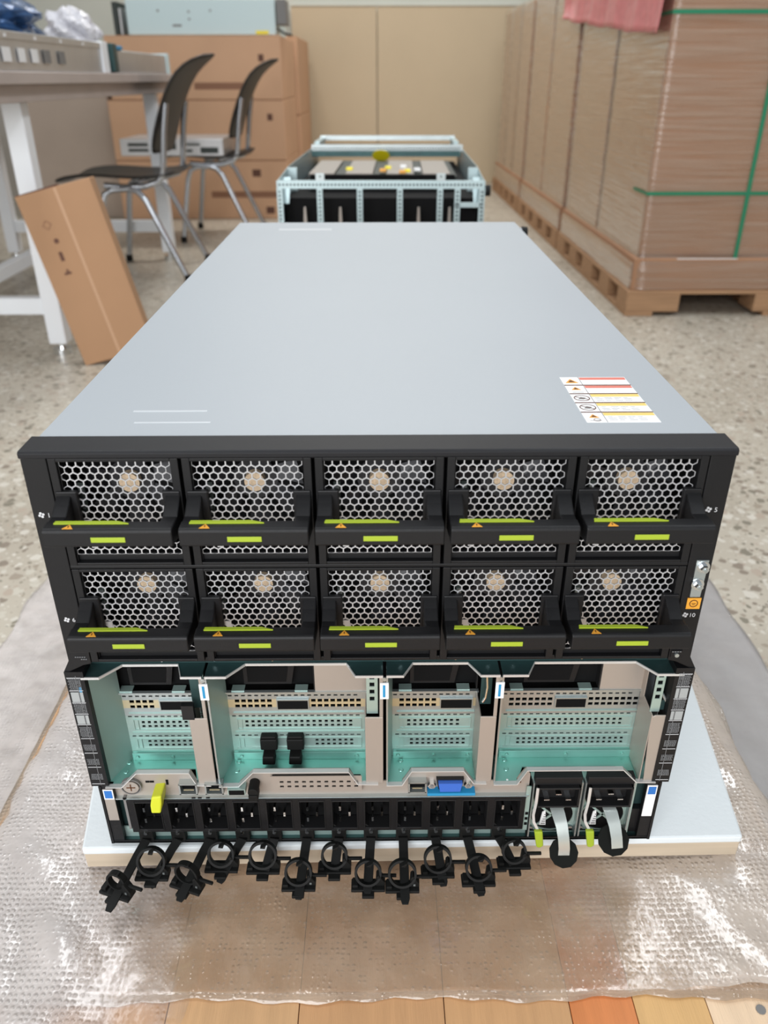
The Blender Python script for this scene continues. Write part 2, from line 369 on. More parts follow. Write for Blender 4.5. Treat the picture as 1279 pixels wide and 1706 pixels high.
# bezel: top band, corner posts
b = MB()
b.prism([(-.0015, .3508), (-.0022, .3515), (-.0022, .3545), (-.0004, .3558), (.0228, .3558), (.0228, .3508)], 'x', -.2235, .2235)
b.build('bezel_top', M['bez'], srv, bevel=.0004)
b = MB()
for s in (-1, 1):
    b.prism([(s*.2235, .3506), (s*.2075, .3506), (s*.2075, .1885), (s*.2135, .187), (s*.2285, .179), (s*.2285, .1815), (s*.2235, .191)], 'y', 0, .02)
b.box(-.2075, .2075, .004, .02, .1865, .1905); b.box(-.2075, .2075, .001, .02, .3492, .3506)
b.box(-.2075, .2075, .0005, .02, .2687, .2713)
b.build('bezel_frame', M['blk'], srv, bevel=.0005)
for s in (-1, 1):
    b = MB(); b.box(min(s*.2235, s*.2190), max(s*.2235, s*.2190), .02, .06, .19, .3505); b.build('bezel_return', M['blk'], srv)

# --- fan module (one built, nine copied)
def hexgrid(mb, x0, x1, z0, z1, pitch, wall, y, th):
    r = pitch/math.sqrt(3); ri = (pitch-wall)/math.sqrt(3); dz = pitch*math.sqrt(3)/2; k = mb.mi(M['grille'])
    nrow = int((z1-z0)/dz)+2
    for j in range(nrow):
        zc = z1-dz*.50-j*dz
        off = 0 if j % 2 == 0 else pitch/2
        i = 0
        while True:
            xc = x0+pitch/2+off+i*pitch; i += 1
            if xc > x1-pitch*.35: break
            if zc < z0: break
            def C(px, pz): return (min(max(px, x0), x1), min(max(pz, z0), z1))
            o_ = [C(xc+r*math.sin(R(60*q)), zc+r*math.cos(R(60*q))) for q in range(6)]
            n_ = [C(xc+ri*math.sin(R(60*q)), zc+ri*math.cos(R(60*q))) for q in range(6)]
            vs = []
            for yy in (y, y+th):
                vs += [mb.bm.verts.new((p[0], yy, p[1])) for p in o_]+[mb.bm.verts.new((p[0], yy, p[1])) for p in n_]
            for q in range(6):
                q2 = (q+1) % 6
                for f in ((vs[q], vs[q2], vs[6+q2], vs[6+q]), (vs[6+q], vs[6+q2], vs[18+q2], vs[18+q])):
                    try: mb.bm.faces.new(f).material_index = k
                    except ValueError: pass
def make_fan():
    # local frame: x centre of the module, z = 0 at its bottom, height .0785, face at y = 0
    HM = .0785; hw = .0405
    fr = MB()
    fr.box(-hw, -.0355, 0, .02, 0, HM); fr.box(.0355, hw, 0, .02, 0, HM)
    fr.box(-.0355, .0355, 0, .02, HM-.0022, HM); fr.box(-.0355, .0355, 0, .02, 0, .0022)
    fr.box(-.0355, .0355, .004, .02, .0022, .0075)
    fr.box(-.0355, -.0348, .002, .02, .0022, HM-.0022)
    fo = fr.build('fan_module', M['blk'], srv, bevel=.0004)
    g = MB(); hexgrid(g, -.0350, .0350, .0072, HM-.0022, .00535, .00080, .0028, .0007)
    # cut-away solid corner at the lower left of the grille
    g.box(-.0350, -.0215, .0026, .0035, .030, .0335); g.box(-.0245, -.0205, .0026, .0035, .0125, .030)
    g.build('grille', M['grille'], fo)
    # fan behind the grille
    f = MB(); f.cyl((0, .024, .050), (0, .030, .050), .0068, n=24, m=M['hub']); 
    f.cyl((0, .0305, .050), (0, .034, .050), .015, n=28, m=M['blade'])
    for q in range(7):
        a = 2*math.pi*q/7; c, s = math.cos(a), math.sin(a); c2, s2 = math.cos(a+.55), math.sin(a+.55)
        f._add([(c*.014, .031, .05+s*.014*.9), (c*.032, .031, .045+s*.032), (c2*.032, .035, .045+s2*.032), (c2*.014, .035, .05+s2*.014)], [(0,1,2,3)], M['blade'])
    f.build('fan_rotor', None, fo)
    bk = MB(); bk.box(-.0345, .0345, .0355, .036, .004, HM-.004, M['vdark'])
    bk.box(-.030, -.0255, .012, .013, .032, .056, M['pcb']); bk.box(-.0295, -.0265, .0112, .012, .050, .054, M['zinc']); bk.box(-.029, -.027, .0112, .012, .037, .045, M['zinc'])
    bk.build('fan_connector', None, fo)
    # handle: bar, two arms
    h = MB(); zt_, zb = HM-.033, HM-.0455
    h.prism([(-.0300, zt_), (-.0315, zt_-.0015), (-.0318, zb+.001), (-.0305, zb), (-.0215, zb), (-.0205, zt_)], 'x', -.0397, .0397)
    for s in (-1, 1):
        h.prism([(.003, HM-.0225), (.003, HM-.052), (-.012, HM-.049), (-.0275, zb+.0005), (-.0275, zt_-.0004), (-.0140, zt_-.0006), (-.0060, HM-.0290)], 'x', min(s*.0300, s*.0395), max(s*.0300, s*.0395))
    h.box(-.0395, -.026, -.001, .003, HM-.052, HM-.0225)
    h.box(.0280, .0395, -.001, .003, HM-.052, HM-.0225)
    h.build('handle', M['blk'], fo, bevel=.0012)
    l = MB(); l.prism([(-.0335, -.0215), (-.034, -.0245), (.012, -.0245), (.004, -.0215)], 'z', zt_, zt_+.0009); l.build('latch_strip', M['lime'], fo)
    l = MB(); l.box(-.0100, .0110, -.0323, -.0317, HM-.0415, HM-.0380); l.build('touch_point_label', M['lime'], fo, bevel=.0002)
    t = MB(); t.prism([(-.0270, -.0302), (-.0205, -.0302), (-.0238, -.0250)], 'z', zt_, zt_+.0003, M['orange'])
    t.prism([(-.0240, -.0292), (-.0236, -.0292), (-.0233, -.0268), (-.0243, -.0268)], 'z', zt_+.0003, zt_+.0004, M['oline'])
    t.build('warning_triangle', None, fo)
    return fo
fan = make_fan(); first = True
for z0 in (.2715, .1900):
    for c in range(5):
        o = fan if first else copy_tree(fan, srv); first = False
        o.location = ((c-2)*.0832, 0, z0)
def fan_glyph(x, z, num):
    g = MB()
    for q in range(4):
        a = R(90*q+20)
        g.cyl((x+.0013*math.cos(a), -.0001, z+.0013*math.sin(a)), (x+.0013*math.cos(a), -.0003, z+.0013*math.sin(a)), .0009, n=8)
    g.build('fan_symbol', M['wtext'], srv)
    text('fan_number', num, .0046, (x+.0048, -.0003, z-.0003), (R(90), 0, 0), M['wtext'], srv)
fan_glyph(-.2180, .3105, '1'); fan_glyph(-.2175, .2275, '6'); fan_glyph(.2130, .3120, '5'); fan_glyph(.2128, .2285, '10')

# grounding studs and orange ground label on the right post
g = MB(); g.prism([(.2125, .2735), (.2208, .2735), (.2200, .2440), (.2130, .2440)], 'y', -.0009, 0, M['zinc'])
for x, z in ((.2175, .2685), (.2163, .2545)):
    g.cyl((x, -.0006, z), (x, -.0016, z), .0044, n=20, m=M['chrome']); g.cyl((x, -.0016, z), (x, -.0055, z), .0030, .0026, n=6, m=M['chrome']); g.cyl((x, -.0055, z), (x, -.0062, z), .0014, n=8, m=M['zinc'])
g.build('grounding_studs', None, srv)
g = MB(); g.box(.2120, .2215, -.0006, 0, .2338, .2428, M['orange']); g.ring((.2167, -.0007, .2384), (0, 1, 0), .0027, .0003, .0006, m=M['oline'])
g.box(.2152, .2182, -.0008, -.0006, .2382, .2386, M['oline']); g.box(.2159, .2175, -.0008, -.0006, .2372, .2376, M['oline'])
g.build('ground_label', None, srv)
g = MB(); g.box(.2085, .2165, -.0008, .001, .1915, .1975, M['blk']); g.cyl((.2125, -.0008, .1940), (.2125, -.0022, .1940), .0016, n=10, m=M['zinc'])
for i in range(4): g.box(.2090+i*.0018, .2102+i*.0018, -.0010, -.0008, .1963, .1968, M['gtext'])
g.build('corner_marking', None, srv)
g = MB()
for i in range(5): g.box(-.2180+i*.0016, -.2170+i*.0016, -.0006, 0, .1945, .1950, M['gtext'])
for i in range(3): g.box(-.2140+i*.0016, -.2130+i*.0016, -.0006, 0, .1925, .1930, M['gtext'])
g.build('corner_marking', None, srv)

# black ear strips with printed slot tables
for s in (-1, 1):
    b = MB()
    b.prism([(s*.2285, .1815), (s*.2285, .0665), (s*.2150, .0665), (s*.2150, .1815)], 'y', -.0008, .014, M['blk'])
    X = lambda a: s*a
    def bar(a, c, z0, z1, m): b.box(min(X(a), X(c)), max(X(a), X(c)), -.0011, -.0008, z0, z1, m)
    bar(.2206, .2209, .0680, .1780, M['gtext'])
    for z in (.1760, .1640, .1525, .1415, .1310, .1170, .1020, .0870, .0690): bar(.2175, .2275, z, z+.0004, M['wtext'])
    bar(.2180, .2203, .1535, .1628, M['ptext']); bar(.2212, .2270, .1535, .1628, M['ptext'])
    bar(.2180, .2203, .1320, .1405, M['ptext']); bar(.2212, .2270, .1320, .1405, M['ptext'])
    rr = random.Random(3)
    for a0, a1 in ((.2180, .2203), (.2212, .2270)):
        for z0, z1, mm in ((.1648, .1755, M['gtext']), (.1425, .1518, M['gtext']), (.1190, .1290, M['gtext']), (.1050, .1110, M['gtext']), (.0900, .0960, M['gtext']), (.0740, .0800, M['gtext'])):
            z = z0
            while z < z1:
                a = a0
                while a < a1-.0005:
                    q = rr.uniform(.0005, .0012)
                    bar(a, min(a+q, a1), z, z+.0006, mm); a += q+.0004
                z += .0013
    b.build('slot_label_strip', None, srv)

# --- riser bays
BAYS = [  # x0, x1, notch x(a,b,c,d), flange x0,x1, window x0,x1, slots x-range
 dict(x0=-.2175, x1=-.1300, nt=(-.2045, -.1912, -.1500, -.1452), fl=(-.1440, -.1300), win=(-.2100, -.1470), sx=(-.2020, -.1380), blk=(-.1735, -.148)),
 dict(x0=-.1280, x1=.0020, nt=(-.1125, -.1001, -.0252, -.0181), fl=(-.0118, .0020), win=(-.1225, -.0510), sx=(-.1190, -.0120), blk=(-.0812, -.0573)),
 dict(x0=.0045, x1=.0875, nt=(.0168, .0242, .0652, .0735), fl=(.0752, .0875), win=(.0085, .0760), sx=(.0110, .0760), blk=(.0478, .0722)),
 dict(x0=.0895, x1=.2225, nt=(.1080, .1150, .1904, .2025), fl=(.2045, .2225), win=(.0960, .1720), sx=(.0980, .2060), blk=(.1390, .1625)),
]
BY = .030
def bay(B, idx):
    x0, x1 = B['x0'], B['x1']; n = B['nt']
    top = MB()
    # top and bottom plates, both with the same trapezoid notch cut into the front edge
    xr = x1 if idx != 3 else .2225
    top.prism([(x0, 0), (n[0], 0), (n[1], .0145), (n[2], .0145), (n[3], 0), (xr, 0), (xr, BY+.012), (x0, BY+.012)], 'z', .1745, .1757, M['tealdk'])
    root = top.build('riser_bay', None, srv, bevel=.0002)
    rim = MB(); xe = x1 if idx != 3 else .2218
    rim.band([(x0, -.0004, .1752), (n[0], -.0004, .1752), (n[1], .0141, .1752), (n[2], .0141, .1752), (n[3], -.0004, .1752), (xe, -.0004, .1752)], .0019, .0010, (0, 0, 1))
    rim.build('bay_rim', M['bright'], root)
    rim = MB(); rim.band([(x0, -.0002, .0656), (n[0], -.0002, .0658), (n[1], -.0002, .0808), (n[2], -.0002, .0808), (n[3], -.0002, .0672), (xe-.004, -.0002, .0668)], .0040, .0009, (0, 1, 0))
    rim.build('bay_rim', M['bright'], root)
    f = MB(); f.prism([(x0, 0), (n[0], 0), (n[1], .0165), (n[2], .0165), (n[3], 0), (xr-.004, 0), (xr-.004, BY), (x0, BY)], 'z', .0650, .0660)
    for x, y in ((x0+.012, .014), (x0+.012, .024)): f.cyl((x, y, .066), (x, y, .0668), .0022, .0016, n=12, m=None)
    f.build('bay_floor', M['tealf'], root, bevel=.0003)
    # lower step strip along the back with small rivets
    f = MB(); sx0, sx1 = B['sx']
    f.box(sx0-.001, sx1, BY-.0035, BY, .0660, .0735)
    for t in (.05, .5, .93):
        x = sx0+(sx1-sx0)*t; f.cyl((x, BY-.0035, .0697), (x, BY-.0046, .0697), .0016, n=10)
    f.build('back_step', M['tealf'], root, bevel=.0003)
    # left wall, slightly splayed, and its bright front edge
    s = MB(); s.prism([(x0, .0015), (x0+.0009, .0015), (sx0-.0015, BY), (sx0-.0028, BY)], 'z', .0660, .1745, M['teal'])
    s.box(x0-.0002, x0+.0011, 0, .0018, .0665, .1750, M['zinc'])
    s.build('side_wall', None, root)
    # back plate with punched slot brackets
    rows = []
    Zr = dict(d1=(.1306, .1320), a1=(.1243, .1273), b1=(.1192, .1220), d2=(.1096, .1109), a2=(.1030, .1054), b2=(.0988, .1010), d3=(.0888, .0901), a3=(.0826, .0848), b3=(.0784, .0806))
    zs = sorted({.0660, .1355, *[z for k in Zr.values() for z in k]})
    def zi(z): return zs.index(z)
    pl = 3 if idx in (1, 3) else 3
    strips = []
    # x breakpoints differ per row, so each horizontal strip is its own grid
    def strip(z0, z1, holes, m):
        xs = [sx0-.003]; hs = set()
        for a, c in holes:
            xs += [a, c]; hs.add((len(xs)-2, 0))
        xs.append(sx1+.001); return xs, [z0, z1], hs, m
    def rep(a, c, pitch, wd):
        out = []; x = a
        while x+wd <= c: out.append((x, x+wd)); x += pitch
        return out
    bk0, bk1 = B['blk']
    bp = MB(); zcur = .0660
    wide = idx in (1, 3)
    lay = [('b3', rep(sx0+.013 if not (idx == 1) else sx0+.066, sx1-.006, .0047, .0024)), ('a3', rep(sx0+.013 if not (idx == 1) else sx0+.066, sx1-.006, .0047, .0024)), ('d3', rep(sx0+.001, sx1-.002, .0052, .0030)),
           ('b2', rep(sx0+.0105, sx1-.010, .0049, .0025)), ('a2', rep(sx0+.0105, sx1-.010, .0049, .0025)), ('d2', rep(sx0+.0005, sx1-.002, .0052, .0030)),
           ('b1', rep(sx0+.004, bk0-.002, .0051, .0036)+rep(bk1+.0025, sx1-.001, .0051, .0036)), ('a1', rep(sx0+.004, bk0-.002, .0051, .0036)+rep(bk1+.0025, sx1-.001, .0051, .0036)), ('d1', rep(sx0-.001, sx1-.002, .0052, .0030))]
    for key, hol in lay:
        a, c = Zr[key]
        m_ = M['teal'] if key[1] != '1' else M['zinc']
        if key == 'b1': mm_ = M['brass']
        mm_ = M['brass'] if key in ('a1', 'b1') and idx in (0, 1, 2) else m_
        bp.plate([sx0-.003, sx1+.001], [zcur, a], set(), BY, .0009, M['brass'] if key == 'a1' and idx in (0, 1, 2) else m_)
        xs, z2, hs, mm_ = strip(a, c, hol, mm_); bp.plate(xs, z2, hs, BY, .0009, mm_); zcur = c
    bp.plate([sx0-.003, sx1+.001], [zcur, .1355], set(), BY, .0009, M['zinc'])
    bp.box(sx0-.003, sx1+.001, BY-.0022, BY+.0008, .1348, .1362, M['zinc'])
    # shelf lips between the slots
    for z in (.1140, .0935, .0755): bp.box(sx0+.002, sx1-.001, BY-.0012, BY+.0002, z, z+.0006, M['teal'])
    bp.build('slot_wall', None, root)
    # raised edges of the slot covers
    for z0, z1, ii in ((.0968, .1072, 1), (.0766, .0868, 2)):
        c = MB()
        for xx in (sx0+.004, sx0+.0075, sx1-.004):
            c.box(xx, xx+.0006, BY-.0009, BY, z0, z1)
        c.box(sx0+.004, sx1-.004, BY-.0010, BY, z0-.0004, z0+.0003); c.box(sx0+.004, sx1-.004, BY-.0008, BY, z1-.0002, z1+.0003)
        c.build('slot_cover', M['teal'], root)
    # slot-one connector recess
    c = MB(); c.box(bk0, bk1, BY-.0012, BY-.0002, .1180, .1275, M['vdark']); c.box(bk0-.0008, bk1+.0008, BY-.0022, BY-.0002, .1275, .1283, M['zinc']); c.box(bk0-.0008, bk0, BY-.0018, BY-.0002, .1175, .1280, M['zinc']); c.box(bk1, bk1+.0008, BY-.0018, BY-.0002, .1175, .1280, M['zinc'])
    c.build('card_slot', None, root)
    # upper window with dark handle inside, metal panel beside it
    w0, w1 = B['win']; c = MB()
    c.box(w0, w1, BY+.008, BY+.010, .1362, .1745, M['vdark']); c.box(w0, w0+.001, BY, BY+.010, .1362, .1745, M['dark']); c.box(w1-.001, w1, BY, BY+.010, .1362, .1745, M['dark'])
    hx0, hx1 = w0+(w1-w0)*.22, w0+(w1-w0)*.78
    c.prism([(hx0, .140), (hx0, .158), (hx0+.004, .162), (hx1-.004, .162), (hx1, .158), (hx1-.003, .140)], 'y', BY+.0035, BY+.0048, M['blk'])
    c.prism([(hx0+.003, .1425), (hx0+.003, .157), (hx1-.005, .157), (hx1-.007, .1425)], 'y', BY+.003, BY+.0036, M['vdark'])
    c.box(w0+.006, w0+.016, BY-.001, BY+.006, .1362, .1372, M['teal']); c.box(w1-.016, w1-.006, BY-.001, BY+.006, .1362, .1372, M['teal'])
    c.build('riser_window', None, root)
    c = MB()
    if w1 < sx1-.003: c.box(w1, sx1+.001, BY-.001, BY+.0009, .1362, .1745)
    if w0 > sx0-.002: c.box(sx0-.003, w0, BY, BY+.0009, .1362, .1745)
    if idx in (0, 2): c.box(sx0-.003, w0, BY, BY+.0009, .1362, .1745)
    c.build('upper_panel', M['flange'] if idx in (1, 3) else M['teal'], root)
    # right flange: smooth front strip with return, above it a recessed panel with four holes
    f0, f1 = B['fl']; c = MB()
    if idx == 3:
        c.prism([(.2085, .0665), (.2225, .0665), (.2225, .1757), (.2195, .1757), (.2195, .1355), (.2075, .1355), (.2050, .1340), (.2050, .1200)], 'y', 0, .0012)
        c.prism([(.0002, .0665), (.0295, .0665), (.0295, .1745), (.022, .1745), (.022, .1360), (.0002, .1355)], 'x', .2046, .2056)
    else:
        c.box(f0, f1, 0, .0012, .0662, .1355); c.box(f0, f0+.001, .0012, BY-.001, .0662, .1350)
        c.box(f1-.0028, f1, 0, .0012, .1355, .1757)
    c.build('side_flange', M['flange'], root, bevel=.0005)
    if idx in (1, 3):
        xa, xb = (-.0105, -.0020) if idx == 1 else (.2040, .2110)
        hx = (xa+xb)/2
        p = MB(); zs2 = [.1358]; hs = set()
        for q in range(4): 
            z = .1485+q*.0068; zs2 += [z, z+.0038]; hs.add((1, 2*q+1))
        zs2.append(.1745)
        p.plate([xa, hx-.0018, hx+.0018, xb], zs2, hs, .004, .0008, M['teal'])
        p.box(xa, xb, .006, .0065, .14, .1745, M['vdark'])
        if idx == 3: p.box(.2185, .2195, .0012, .0120, .1360, .1745, M['zinc']); p.box(.211, .2185, .012, .013, .1358, .1745, M['tealdk']); p.prism([(.205, .1358), (.2185, .1358), (.2185, .150)], 'y', .006, .007, M['tealdk']); p.tube([(.2125, .008, .150), (.2165, .006, .143)], .0012, m=M['zinc'])
        p.build('vented_panel', None, root)
    elif idx == 2:
        p = MB(); p.box(.0762, .0845, .014, .0148, .1355, .1745, M['tealdk']); p.tube([(.0790, .008, .172), (.0800, .0075, .158), (.0790, .007, .148), (.0770, .0068, .144)], .0009, m=M['chrome'])
        p.build('latch_wire', None, root)
    else:
        p = MB(); p.box(f0+.001, f1-.003, .012, .013, .1355, .1745, M['tealdk']); p.box(f0-.0045, f0+.0045, -.0002, .004, .1345, .1480, M['dark']); p.build('latch_recess', None, root)
    # blue release label at the left, top
    lx = x0+.0004
    p = MB(); p.box(lx-.0052, lx+.0012, -.0006, .0006, .1540, .1690, M['white']); p.box(lx-.0031, lx-.0013, -.0009, -.0006, .1560, .1672, M['sky']); p.cyl((lx-.002, -.0002, .1720), (lx-.002, .001, .1720), .0018, n=12, m=M['zinc'])
    p.build('release_label', None, root)
    if idx == 0:
        p = MB(); p.prism([(-.2222, .1535), (-.2170, .1535), (-.2165, .0720), (-.2180, .0700), (-.2222, .0785)], 'y', -.0003, .0008); p.build('side_flange', M['flange'], root)
    return root
for i, B in enumerate(BAYS): bay(B, i)
# two black pull-tab plugs in the lowest slot of the second bay
for x in (-.0902, -.0688):
    p = MB(); p.box(x-.0068, x+.0068, .0225, .0300, .0800, .0912); p.prism([(x-.0045, .0800), (x+.0045, .0800), (x+.0052, .0715), (x-.0052, .0715)], 'y', .0150, .0250)
    p.prism([(x-.0068, .0912), (x+.0068, .0912), (x+.0055, .0935), (x-.0055, .0935)], 'y', .0235, .0300)
    tag(p.build('pull_tab_plug', M['rubber'], bevel=.0009), 'black plug in the second bay, %s of the pair' % ('left' if x < -.08 else 'right'), 'plug', 'black plugs in the second bay')
# dark strip between bays and fan rows, with little screws
b = MB(); b.box(-.2150, .2150, .0160, .018, .1758, .1900, M['tealdk'])
for x in (-.1620, -.1230, -.0800, -.0235, .0020, .0150, .0560, .0800, .0985, .1500, .2080): b.cyl((x, .016, .1790), (x, .0148, .1790), .0013, n=10, m=M['chrome'])
b.build('upper_rail', None, srv)

# --- I/O strip seen through the notches
b = MB()
prof = [(-.2135, .0510), (.1190, .0510), (.1190, .0715), (.1150, .0790), (.1100, .0700), (.1080, .0650)]
for B in BAYS[2::-1]:
    n = B['nt']; prof += [(n[3], .0655), (n[2], .0790), (n[1], .0790), (n[0], .0655)]
prof.append((-.2135, .0655))
b.prism(prof, 'y', .0035, .0045, M['flange'])
b.box(-.2140, .1190, .0000, .0045, .0500, .0512, M['zinc'])
io = b.build('io_panel', None, srv)
IY = .0035; DZ = .0095
p = MB(); p.cyl((-.1985, IY, .0535), (-.1985, IY-.003, .0535), .0062, n=24, m=M['flange']); p.ring((-.1985, IY-.0012, .0535), (0, 1, 0), .0078, .003, .0008, m=M['greyplug'])
p.box(-.2020, -.1950, IY-.0034, IY-.003, .0531, .0539, M['oline']); p.box(-.1989, -.1981, IY-.0034, IY-.003, .0500, .0570, M['oline']); p.build('captive_screw', None, io).location = (0, 0, DZ)
p = MB()
for x, z, w_ in ((-.1855, .0570, .0032), (-.1820, .0570, .0032), (-.1700, .0580, .0020), (-.1700, .0560, .0018), (-.1700, .0545, .0018)): p.box(x-w_/2, x+w_/2, IY-.0004, IY+.0002, z-.0009, z+.0009)
p.build('indicator_holes', M['vdark'], io).location = (0, 0, DZ)
def rj(x, z):
    p = MB(); p.box(x-.0072, x+.0072, IY-.0060, IY, z-.0062, z-.0052, M['zinc']); p.box(x-.0072, x-.0060, IY-.0060, IY, z-.0062, z+.0050, M['zinc']); p.box(x+.0060, x+.0072, IY-.006, IY, z-.0062, z+.0050, M['zinc']); p.box(x-.0072, x+.0072, IY-.006, IY, z+.0042, z+.0052, M['zinc'])
    p.box(x-.0060, x+.0060, IY-.0006, IY-.0002, z-.0052, z+.0042, M['vdark']); p.box(x-.0040, x+.0040, IY-.0045, IY-.0035, z-.0030, z-.0023, M['brass'])
    p.build('network_port', None, io).location = (0, 0, DZ)
rj(-.1525, .0545); rj(.0290, .0545); rj(-.1320, .0545)
p = MB(); p.box(-.1210, -.1070, IY-.008, IY, .0500, .0560, M['teal']); p.box(-.1200, -.1080, IY-.0085, IY-.008, .0505, .0550, M['vdark']); p.build('usb_port', None, io).location = (0, 0, DZ)
p = MB(); p.cyl((-.1003, IY-.012, .0560), (-.1003, IY, .0560), .0042, n=16, m=M['rubber']); p.box(-.1040, -.0966, IY-.013, IY-.003, .0480, .0540, M['rubber']); p.build('port_cap', None, io, bevel=.0005).location = (0, 0, DZ)
# slot bracket with two rows of holes in the middle
p = MB(); xs = [-.0870]; hs = set(); x = -.0800
while x < -.0200: xs += [x, x+.0030]; hs |= {(len(xs)-2, 1), (len(xs)-2, 3)}; x += .0059
xs.append(-.0150)
p.plate(xs, [.0480, .0530, .0550, .0580, .0600, .0650], hs, IY-.0035, .0008, M['flange']); p.box(-.086, -.016, IY-.0010, IY-.0006, .049, .064, M['vdark'])
p.build('slot_bracket', None, io).location = (0, 0, DZ)
# blue display connector
p = MB(); p.box(.0370, .0750, IY-.0070, IY, .0462, .0490, M['sky']); 
p.prism([(.0455, .0590), (.0645, .0590), (.0630, .0500), (.0470, .0500)], 'y', IY-.0065, IY, M['vga']); p.prism([(.0440, .0605), (.0660, .0605), (.0640, .0490), (.0460, .0490)], 'y', IY-.0030, IY, M['dark'])
for x in (.0405, .0695): p.cyl((x, IY, .0540), (x, IY-.0045, .0540), .0032, n=6, m=M['chrome']); p.cyl((x, IY-.0045, .0540), (x, IY-.0050, .0540), .0016, n=10, m=M['greyplug'])
p.build('display_connector', None, io).location = (0, 0, DZ)
p = MB(); p.box(.0925, .0965, IY-.0004, IY+.0002, .0530, .0560, M['vdark']); p.box(.1060, .1120, IY-.001, IY, .0535, .0545, M['oline'], None); p.box(.1085, .1093, IY-.001, IY, .0510, .0570, M['oline']); p.box(.100, .1015, IY-.001, IY, .052, .057, M['white']); p.build('indicator_holes', None, io).location = (0, 0, DZ)
p = MB()
for x in (-.2050, -.150, -.145, -.1385): p.box(x-.0015, x+.0015, -.0004, .0002, .0512, .0522)
p.build('rail_slots', M['vdark'], io)
# yellow-green release tab hanging over the socket row
p = MB(); p.prism([(-.1795, .0640), (-.1715, .0650), (-.1725, .0560), (-.1745, .0460), (-.1820, .0460), (-.1818, .0540)], 'y', -.0105, .0120, None)
p2 = p.build('release_tab', mat('yellow_green_plastic', (206,212,48), .4), srv, bevel=.0012)

# --- power socket row
b = MB()
sx0_, pit = -.2010, .0264
xs = [-.2035]; hs = set()
for i in range(12):
    c = sx0_+pit*(i+.5); xs += [c-.0107, c+.0107]; hs.add((2*i+1, 1))
xs.append(.1165)
b.plate(xs, [.0135, .0160, .0485, .0505], hs, -.001, .016, M['blk'])
b.box(-.2035, .1165, .0120, .0150, .0135, .0505, M['vdark'])
b.prism([(-.001, .0503), (.0155, .0503), (.0155, .0511), (.0015, .0511)], 'x', -.2045, .1175, M['zinc'])
b.build('socket_housing', M['blk'], srv)
ps = None
for i in range(12):
    if ps is None:
        p = MB()
        for x0, x1, z0, z1 in ((-.0107, -.0098, -.0163, .0163), (.0098, .0107, -.0163, .0163), (-.0098, .0098, .0150, .0163), (-.0098, .0098, -.0163, -.0150)): p.box(x0, x1, -.0016, .0115, z0, z1)
        p.prism([(-.0098, -.0150), (-.0070, -.0150), (-.0098, -.0120)], 'y', 0, .0115); p.prism([(-.0098, .0150), (-.0098, .0120), (-.0070, .0150)], 'y', 0, .0115)
        ps = p.build('power_socket', M['dark'], srv, bevel=.0003)
        for x, z in ((-.0038, .0062), (-.0038, -.0062), (.0038, 0)):
            MB().box(x-.0008, x+.0008, -.0005, .0120, z-.0023, z+.0023).build('contact_pin', M['chrome'], ps)
        o = ps
    else: o = copy_tree(ps, srv)
    o.location = (sx0_+pit*(i+.5), 0, .03225)
p = MB()
for z in (.0285, .0225, .0165): p.box(.1178, .1202, .0006, .0012, z, z+.0028, M['vdark'])
p.box(.1168, .1206, .0010, .0020, .010, .0600, M['teal']); p.box(.1206, .1214, .0, .03, .003, .063, M['vdark']); p.build('side_strip', None, srv)

# --- bottom rail and lower corner posts
b = MB(); b.box(-.2235, .2235, -.0005, .05, 0, .0016, M['tealdk']); b.box(-.2235, .2235, -.0005, .0006, 0, .0030, M['blk']); b.box(-.2150, .1206, .0050, .0060, .0016, .0135, M['teal'])  # ledge face takes the lighter zinc to imitate its lit top
b.box(.1206, .2150, .0060, .0090, .0016, .0045, M['teal'])
for s in (-1, 1): b.box(min(s*.2235, s*.2215), max(s*.2235, s*.2215), -.001, .05, 0, .0660, M['blk'])
b.box(-.2150, -.2035, .008, .009, .003, .0640, M['tealdk']); b.box(.2045, .2150, .010, .011, .003, .0640, M['tealdk']); b.box(.2045, .2215, .0045, .010, .003, .030, M['blk'])
b.box(-.2150, -.2140, .001, .009, .003, .0640, M['blk']); b.box(-.2065, -.2045, .0, .008, .016, .052, M['greyplug'])
b.build('bottom_rail', None, srv)
for s in (-1, 1):
    p = MB(); p.box(min(s*.2215, s*.2125), max(s*.2215, s*.2125), -.0002, .004, .0030, .0660, M['blk'])
    a, c = sorted((s*.2208, s*.2128)); p.box(a, c, -.0008, -.0002, .0275, .0625, M['white'] if s > 0 else M['flange'])
    p.box(a, c, -.0010, -.0008, .0515, .0625, M['white']); p.box(a+.001, c-.001, -.0012, -.0010, .0530, .0612, M['blue']); p.build('corner_label', None, srv)
p = MB(); p.box(.2035, .2045, .001, .03, .003, .0640, M['teal']); p.build('psu_divider', None, srv)

